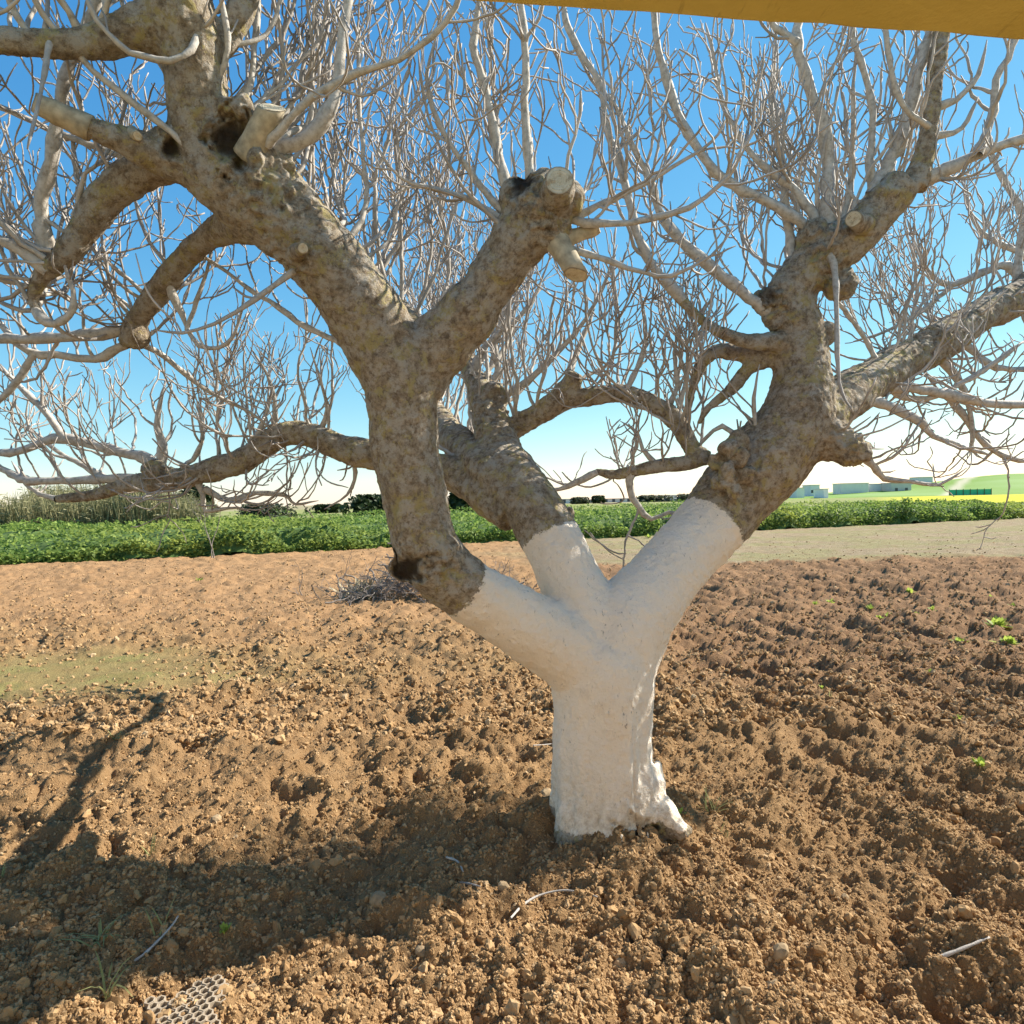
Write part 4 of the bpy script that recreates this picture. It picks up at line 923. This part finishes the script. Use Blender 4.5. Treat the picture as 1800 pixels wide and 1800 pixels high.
# hill at the right with a pale track
def hill():
    us = np.linspace(1290, 2300, 90); ds = np.linspace(205, 520, 46)
    U, Dm = np.meshgrid(us, ds, indexing='ij'); u = U.ravel(); d = Dm.ravel()
    x = (u-900)/FPX*d; y = d
    h = 6.0*sstep(1480, 1800, u)*sstep(205, 330, d)+2.6*sstep(1350, 1560, u)*sstep(215, 300, d)+0.6*fbm2(x*0.02, y*0.02, 301, 3)*sstep(205, 240, d)
    V = np.stack([x, y, h+0.3*sstep(205, 215, d)-0.4*(1-sstep(205, 212, d))+ground_h(x, np.minimum(y, 299))*0.8], 1)
    nr, nc = U.shape; i = np.arange(nr*nc).reshape(nr, nc); F = np.stack([i[:-1, :-1], i[1:, :-1], i[1:, 1:], i[:-1, 1:]], -1).reshape(-1, 4)
    c = np.zeros((len(x), 4)); c[:, 3] = 1; n = fbm2(x*0.03, y*0.05, 305, 3)
    c[:, :3] = np.array([0.17, 0.27, 0.06])+0.08*n[:, None]
    tr = 0.8*np.exp(-((u-1665-(d-215)*0.45)/11)**4); c[:, :3] = c[:, :3]*(1-tr[:, None])+np.array([0.45, 0.40, 0.30])*tr[:, None]
    t = NT('hill_grass'); mm = t.done(t.attr('Col', False), 0.95)
    tag(mesh_np('hill', V, F, mm, True, attrs={'Col': ('FLOAT_COLOR', np.clip(c, 0.02, 0.9))}), kind='structure')
hill()
def net():
    a = at(1668, 866, 200); b = at(1742, 864, 200); e = empty('green_netting', ((a[0]+b[0])/2, 200, 0)); tag(e, 'bright green windbreak netting at the far side of the yellow field', 'netting')
    g = float(ground_h(np.array([a[0]]), np.array([200.]))[0])
    V, F = box(a[0], b[0], 199.95, 200.05, g, g+1.7); mesh_np('net', V, F, plain('green_net', (0.05, 0.42, 0.26), 0.8, 0.1, 1), False, e)
    for i in range(7):
        x = a[0]+(b[0]-a[0])*i/6; V, F = box(x-0.06, x+0.06, 199.8, 199.92, g-0.3, g+1.9); mesh_np('post', V, F, M_TRK, False, e)
net()
def palm():
    b = at(1233, 878, 210); z0 = 0.2; e = empty('palm_tree', (b[0], b[1], z0)); tag(e, 'tiny dark palm on the skyline beside the right limb', 'tree')
    top = at(1233, 846, 210)[2]
    V, F = tube(np.array([[b[0], b[1], z0], [b[0]+0.1, b[1], top*0.5], [b[0], b[1], top-0.8]]), [0.35, 0.28, 0.28], 7, True, True); mesh_np('trunk', V, F, M_TRK, True, e)
    VV = []; FF = []; off = 0
    for i in range(26):
        a = i*2.4; el = rng.uniform(-0.6, 1.1); d = np.array([math.cos(a)*math.cos(el), math.sin(a)*math.cos(el), math.sin(el)]); s = np.cross(d, UP)*0.22
        p = np.array([b[0], b[1], top-0.8]); L = 1.9
        V = np.array([p-s*0.3, p+s*0.3, p+d*L*0.6+s, p+d*L*0.6-s, p+d*L-UP*0.5]); VV.append(V); FF += [[off, off+1, off+2, off+3], [off+3, off+2, off+4]]; off += 5
    mesh_np('crown', np.concatenate(VV), FF, M_DK, False, e)
palm()

# ------------------------------------------------------------------ brush pile of prunings
M_DRY = plain('dry_prunings', (0.23, 0.195, 0.165), 0.9, 0.4, 12)
def brush_pile():
    cx, cy = gpt(740, 1050); e = empty('brush_pile', (cx, cy, 0)); tag(e, 'heap of grey cut prunings on the soil behind the left limb', 'brush pile')
    protos = []
    for k in range(14):
        b = Bush(); L = rng.uniform(0.7, 1.5)
        P = [np.zeros(3)]; d = np.array([1.0, 0, 0.05]); D = [d]
        for i in range(int(L/0.06)):
            d = unit(d+rng.normal(0, 0.17, 3)); P.append(P[-1]+d*0.06); D.append(d)
        P = np.array(P)-np.mean(P, 0); r = np.linspace(rng.uniform(0.008, 0.017), 0.004, len(P)); b.add(P, r, 5)
        sprout(b, P, D, r*0.8, 1, 0.02, 1.1)
        V = np.concatenate(b.V); me = bpy.data.meshes.new('branch'); me.from_pydata(V.tolist(), [], b.F)
        a = me.attributes.new('rad', 'FLOAT', 'POINT'); a.data.foreach_set('value', np.concatenate(b.A).astype(np.float32)); me.materials.append(M_DRY); protos.append(me)
    for i in range(200):
        o = bpy.data.objects.new('branch', protos[i % 14]); COL.objects.link(o); o.parent = e
        t = rng.uniform(); rx = rng.normal(0.2, 0.8); ry = rng.normal(0, 0.38); hh = 0.72*math.exp(-(rx/0.8)**2-(ry/0.6)**2)
        o.location = (rx, ry, 0.05+hh*rng.uniform(0.05, 1.0)); o.rotation_euler = (rng.uniform(0, 6.3), rng.normal(0, 0.38), rng.uniform(0, 6.3)); s = rng.uniform(0.6, 1.05); o.scale = (s, s, s)
    # pale dry weed clump at its left end
    lx, ly = gpt(640, 1052); e2 = empty('dry_weed', (lx, ly, 0)); tag(e2, 'pale dry weed clump at the left end of the brush pile', 'weed')
    n = 260; VV = []; FF = []; off = 0
    for i in range(n):
        a = rng.uniform(0, 6.3); el = rng.uniform(0.2, 1.3); d = np.array([math.cos(a)*math.cos(el), math.sin(a)*math.cos(el), math.sin(el)]); p = np.array([lx+rng.normal(0, 0.16), ly+rng.normal(0, 0.12), 0.02]); L = rng.uniform(0.1, 0.32)
        s = unit(np.cross(d, rng.normal(size=3)))*rng.uniform(0.004, 0.012)
        VV.append(np.array([p-s, p+s, p+d*L+s*2, p+d*L*1.1-s*2])); FF.append([off, off+1, off+2, off+3]); off += 4
    mesh_np('leaves', np.concatenate(VV), FF, plain('dry_weed_leaf', (0.42, 0.36, 0.24), 0.9, 0.25, 20), False, e2)
brush_pile()

# sapling ------------------------------------------------------------
def sapling():
    x, y = gpt(373, 984); e = empty('sapling', (x, y, 0)); tag(e, 'thin bare sapling at the edge of the ploughed field on the left', 'sapling')
    for k in range(2):
        b = Bush(); P = [np.array([x+0.05*k, y, -0.05])]; d = UP+np.array([0.06*(k*2-1), 0, 0]); D = [d]
        for i in range(26): d = unit(d+rng.normal(0, 0.08, 3)+UP*0.08); P.append(P[-1]+d*0.065); D.append(d)
        P = np.array(P); r = np.linspace(0.017, 0.005, len(P)); b.add(P, r, 6); sprout(b, P, D, r*0.5, 0, 0.12, 1.2, 0.4)
        V = np.concatenate(b.V); mesh_np('stem', V, b.F, M_DRY, True, e, {'rad': ('FLOAT', np.concatenate(b.A))})
sapling()

# ------------------------------------------------------------------ weeds and grass tufts on the soil
M_WEED = leafmat('weed_leaf', (0.20, 0.30, 0.05), (0.46, 0.52, 0.10), 0.5, 8)
M_GRASS = leafmat('grass_blade', (0.20, 0.23, 0.07), (0.42, 0.42, 0.18), 0.45, 8)
def gz(x, y): return float(ground_h(np.array([x]), np.array([y]))[0])
def weed(u, v, size, label, group=None, n=26):
    x, y = gpt(u, v); z = gz(x, y); e = empty('weed', (x, y, z)); tag(e, label, 'weed', group)
    for i in range(n):
        a = rng.uniform(0, 6.3); el = rng.uniform(0.3, 1.35); L = size*rng.uniform(0.5, 1.0); d = np.array([math.cos(a)*math.cos(el), math.sin(a)*math.cos(el), math.sin(el)])
        s = unit(np.cross(d, UP)); p = np.array([x, y, z])+rng.normal(0, 0.12, 3)*size*np.array([1, 1, 0]); w_ = L*0.2
        V = [p-s*w_*0.15, p+s*w_*0.15, p+d*L*0.45+s*w_, p+d*L*0.5-UP*w_*0.3, p+d*L*0.45-s*w_, p+d*L*0.95-UP*L*0.18]
        mesh_np('leaf', np.array(V), [[0, 1, 2, 3], [0, 3, 4], [3, 2, 5], [4, 3, 5]], M_WEED, True, e)
def tuft(u, v, size, label, group=None, n=12, bend=0.5):
    x, y = gpt(u, v); z = gz(x, y); e = empty('grass_tuft', (x, y, z)); tag(e, label, 'grass', group)
    for i in range(n):
        a = rng.uniform(0, 6.3); el = rng.uniform(0.5, 1.4); d = np.array([math.cos(a)*math.cos(el), math.sin(a)*math.cos(el), math.sin(el)]); L = size*rng.uniform(0.5, 1.1); p = np.array([x, y, z-0.01])+rng.normal(0, 0.012, 3)*np.array([1, 1, 0])
        s = unit(np.cross(d, UP))*size*0.022; V = []; q = p.copy(); dd = d.copy()
        for k, ws in enumerate((1, 1, 0.8, 0.1)):
            V += [q-s*ws, q+s*ws]; q = q+dd*L/3; dd = unit(dd-UP*bend*0.5+d*0.1)
        mesh_np('blade', np.array(V), [[0, 1, 3, 2], [2, 3, 5, 4], [4, 5, 7, 6]], M_GRASS, True, e)
weed(1755, 1110, 0.20, 'largest bright green weed near the right edge of the furrows', n=34)
weed(1770, 1140, 0.16, 'green weed just below the largest one at the right edge')
weed(1688, 1128, 0.15, 'bright weed left of the largest green weed')
weed(1705, 1232, 0.07, 'small yellow green sprout in the right furrows, upper', n=14)
weed(1683, 1276, 0.06, 'small yellow green sprout in the right furrows, lower', n=12)
weed(1635, 1192, 0.07, 'low yellowish sprout beside the deep right furrow', n=12)
weed(1725, 1390, 0.07, 'dark green weed low at the right edge', n=16)
weed(1600, 1050, 0.14, 'green weed patch among the far right furrows, uppermost', n=20)
for u, v in ((1432, 1066), (1460, 1060), (1530, 1070), (1610, 1088), (1640, 1080), (1672, 1072), (1560, 1082), (1545, 1088), (1780, 1062), (1740, 1052)):
    weed(u, v, 0.11, 'small pale green weed scattered in the far right furrows', 'small weeds in the far right furrows', 14)
weed(1445, 1212, 0.07, 'faint small weed right of the trunk in the soil', n=10)
tuft(1462, 1252, 0.09, 'short grey green tuft right of the trunk', n=9)
tuft(1250, 1440, 0.13, 'grass tuft growing against the right foot of the trunk', n=14)
weed(1195, 1465, 0.045, 'tiny yellow green sprout at the trunk foot', n=12)
tuft(1275, 1468, 0.08, 'small yellowish tuft just right of the trunk foot tuft', n=10)
tuft(268, 1518, 0.12, 'tall thin grass tuft above the trunk shadow on the left', n=10)
tuft(205, 1318, 0.14, 'grass tuft among the branch shadows at left', n=12)
weed(393, 1650, 0.05, 'small pale green sprout at the lower edge of the trunk shadow', n=14)
tuft(180, 1680, 0.16, 'dull grass tuft inside the trunk shadow at lower left', n=16, bend=0.9)
tuft(285, 1660, 0.13, 'single bent grass blades at the shadow edge, lower left', n=5)
tuft(190, 1770, 0.16, 'grass lying beside the honeycomb panel', n=7, bend=1.1)
tuft(580, 1610, 0.08, 'short grass at the lower shadow edge near the centre', n=6)
weed(272, 1775, 0.05, 'yellow green sprout growing through the honeycomb panel', n=16)
weed(350, 1024, 0.14, 'dark small weed on the orange soil at left', n=16)
weed(1140, 945, 0.25, 'green weed at the field edge between the limbs', n=16)
weed(1075, 945, 0.25, 'green weed at the field edge beside the middle limb', n=16)
tuft(5, 1555, 0.10, 'grass tuft cut by the left picture edge', n=8)

# fallen twigs on the soil -------------------------------------------
def ground_twig(pts, r, label):
    x0, y0 = gpt(*pts[0]); q = []
    for i, (u, v) in enumerate(pts):
        x, y = gpt(u, v); q.append((x, y))
    q = catmull(np.array(q), 5); g_ = ground_h(q[:, 0], q[:, 1]); l_ = np.linspace(0, 1, len(q)); pf = np.polyfit(l_, g_, 1); z = np.polyval(pf, l_); z = z+max(0, np.percentile(g_-z, 80))+r*0.6
    P = np.column_stack([q, z]); rr = np.linspace(r, r*0.6, len(P)); b = Bush(); b.add(P, rr, 6)
    o = mesh_np('fallen_twig', np.concatenate(b.V), b.F, M_TWIG, True, None, {'rad': ('FLOAT', np.concatenate(b.A))}); tag(o, label, 'twig')
ground_twig([(898, 1622), (920, 1602), (950, 1588), (990, 1583), (1030, 1592), (1050, 1602)], 0.0045, 'thin arched twig lying on the soil below the trunk')
ground_twig([(785, 1538), (805, 1546), (815, 1565)], 0.005, 'short dark twig at the lower edge of the trunk shadow, upper of two')
ground_twig([(810, 1570), (828, 1578), (845, 1588)], 0.005, 'short dark twig below the shadow edge, lower of two')
ground_twig([(1645, 1714), (1690, 1710), (1740, 1702)], 0.006, 'pale straight stick on the soil at lower right')
ground_twig([(938, 1334), (960, 1328), (972, 1322)], 0.004, 'short pale twig left of the trunk')
ground_twig([(230, 1705), (260, 1690), (300, 1655), (315, 1640)], 0.005, 'slender stalk leaning across the shadow edge at lower left')

# stones -------------------------------------------------------------
M_STONE = plain('pale_stone', (0.30, 0.215, 0.125), 0.95, 0.3, 40)
def stone(u, v, size, label):
    x, y = gpt(u, v); V, F = lumps(np.array([[x, y, gz(x, y)+size*0.3]]), np.array([size]), ICO2, 0.12)
    o = mesh_np('stone', V, F, M_STONE, False); tag(o, label, 'stone')
stone(1035, 1475, 0.026, 'small pale stone against the foot of the trunk, left one')
stone(1052, 1483, 0.022, 'small pale stone against the foot of the trunk, right one')
stone(885, 1578, 0.022, 'round pale stone just above the arched twig')
stone(1485, 1575, 0.02, 'flat pale stone on the furrows at lower right')
stone(962, 1430, 0.035, 'whitish stone beside the left foot of the trunk')
stone(878, 1482, 0.018, 'small pale pebble in the trunk shadow')
stone(740, 1675, 0.02, 'yellowish pebble in the sunlit soil below the shadow')
stone(1372, 1725, 0.03, 'large brown clod at the bottom right of centre')
stone(380, 1455, 0.035, 'round brown lump of earth above the trunk shadow at left')
stone(665, 1595, 0.03, 'brown lump at the lower shadow edge left of centre')

# honeycomb panel ----------------------------------------------------
def honeycomb():
    M = plain('honeycomb_plastic', (0.36, 0.29, 0.21), 0.9, 0.4, 25)
    cx, cy = gpt(330, 1790); z = gz(cx, cy)+0.001; e = empty('honeycomb_panel', (cx, cy, z)); tag(e, 'beige honeycomb panel half buried at the bottom left', 'panel')
    s = 0.017; h = 0.022; wl = 0.0022
    an = np.arange(6)*math.pi/3+math.pi/6
    o_ = np.stack([np.cos(an), np.sin(an)], 1); V = []
    for rad in (s*1.0, s-wl*2):
        for zz in (0, h): V += [(rad*a, rad*b, zz) for a, b in o_]
    F = []
    for i in range(6):
        j = (i+1) % 6; F += [[i, j, 6+j, 6+i], [12+j, 12+i, 18+i, 18+j], [6+i, 6+j, 18+j, 18+i]]
    me = bpy.data.meshes.new('cell'); me.from_pydata(V, [], F); me.materials.append(M)
    dx = s*math.sqrt(3)*1.002; dy = s*1.503; ang = 0.25
    for r in range(-7, 4):
        for c in range(-4, 4):
            px = (c+0.5*(r % 2))*dx; py = r*dy
            if r == 3 and c < 0: continue
            if random.random() < 0.13: continue
            X = px*math.cos(ang)-py*math.sin(ang); Yv = px*math.sin(ang)+py*math.cos(ang)
            o = bpy.data.objects.new('cell', me); COL.objects.link(o); o.parent = e; o.location = (X, Yv, -0.008+0.01*math.sin(X*18)+0.012*Yv+0.004*random.random()); o.rotation_euler = (0.05, 0.08*math.cos(X*18), ang)
honeycomb()
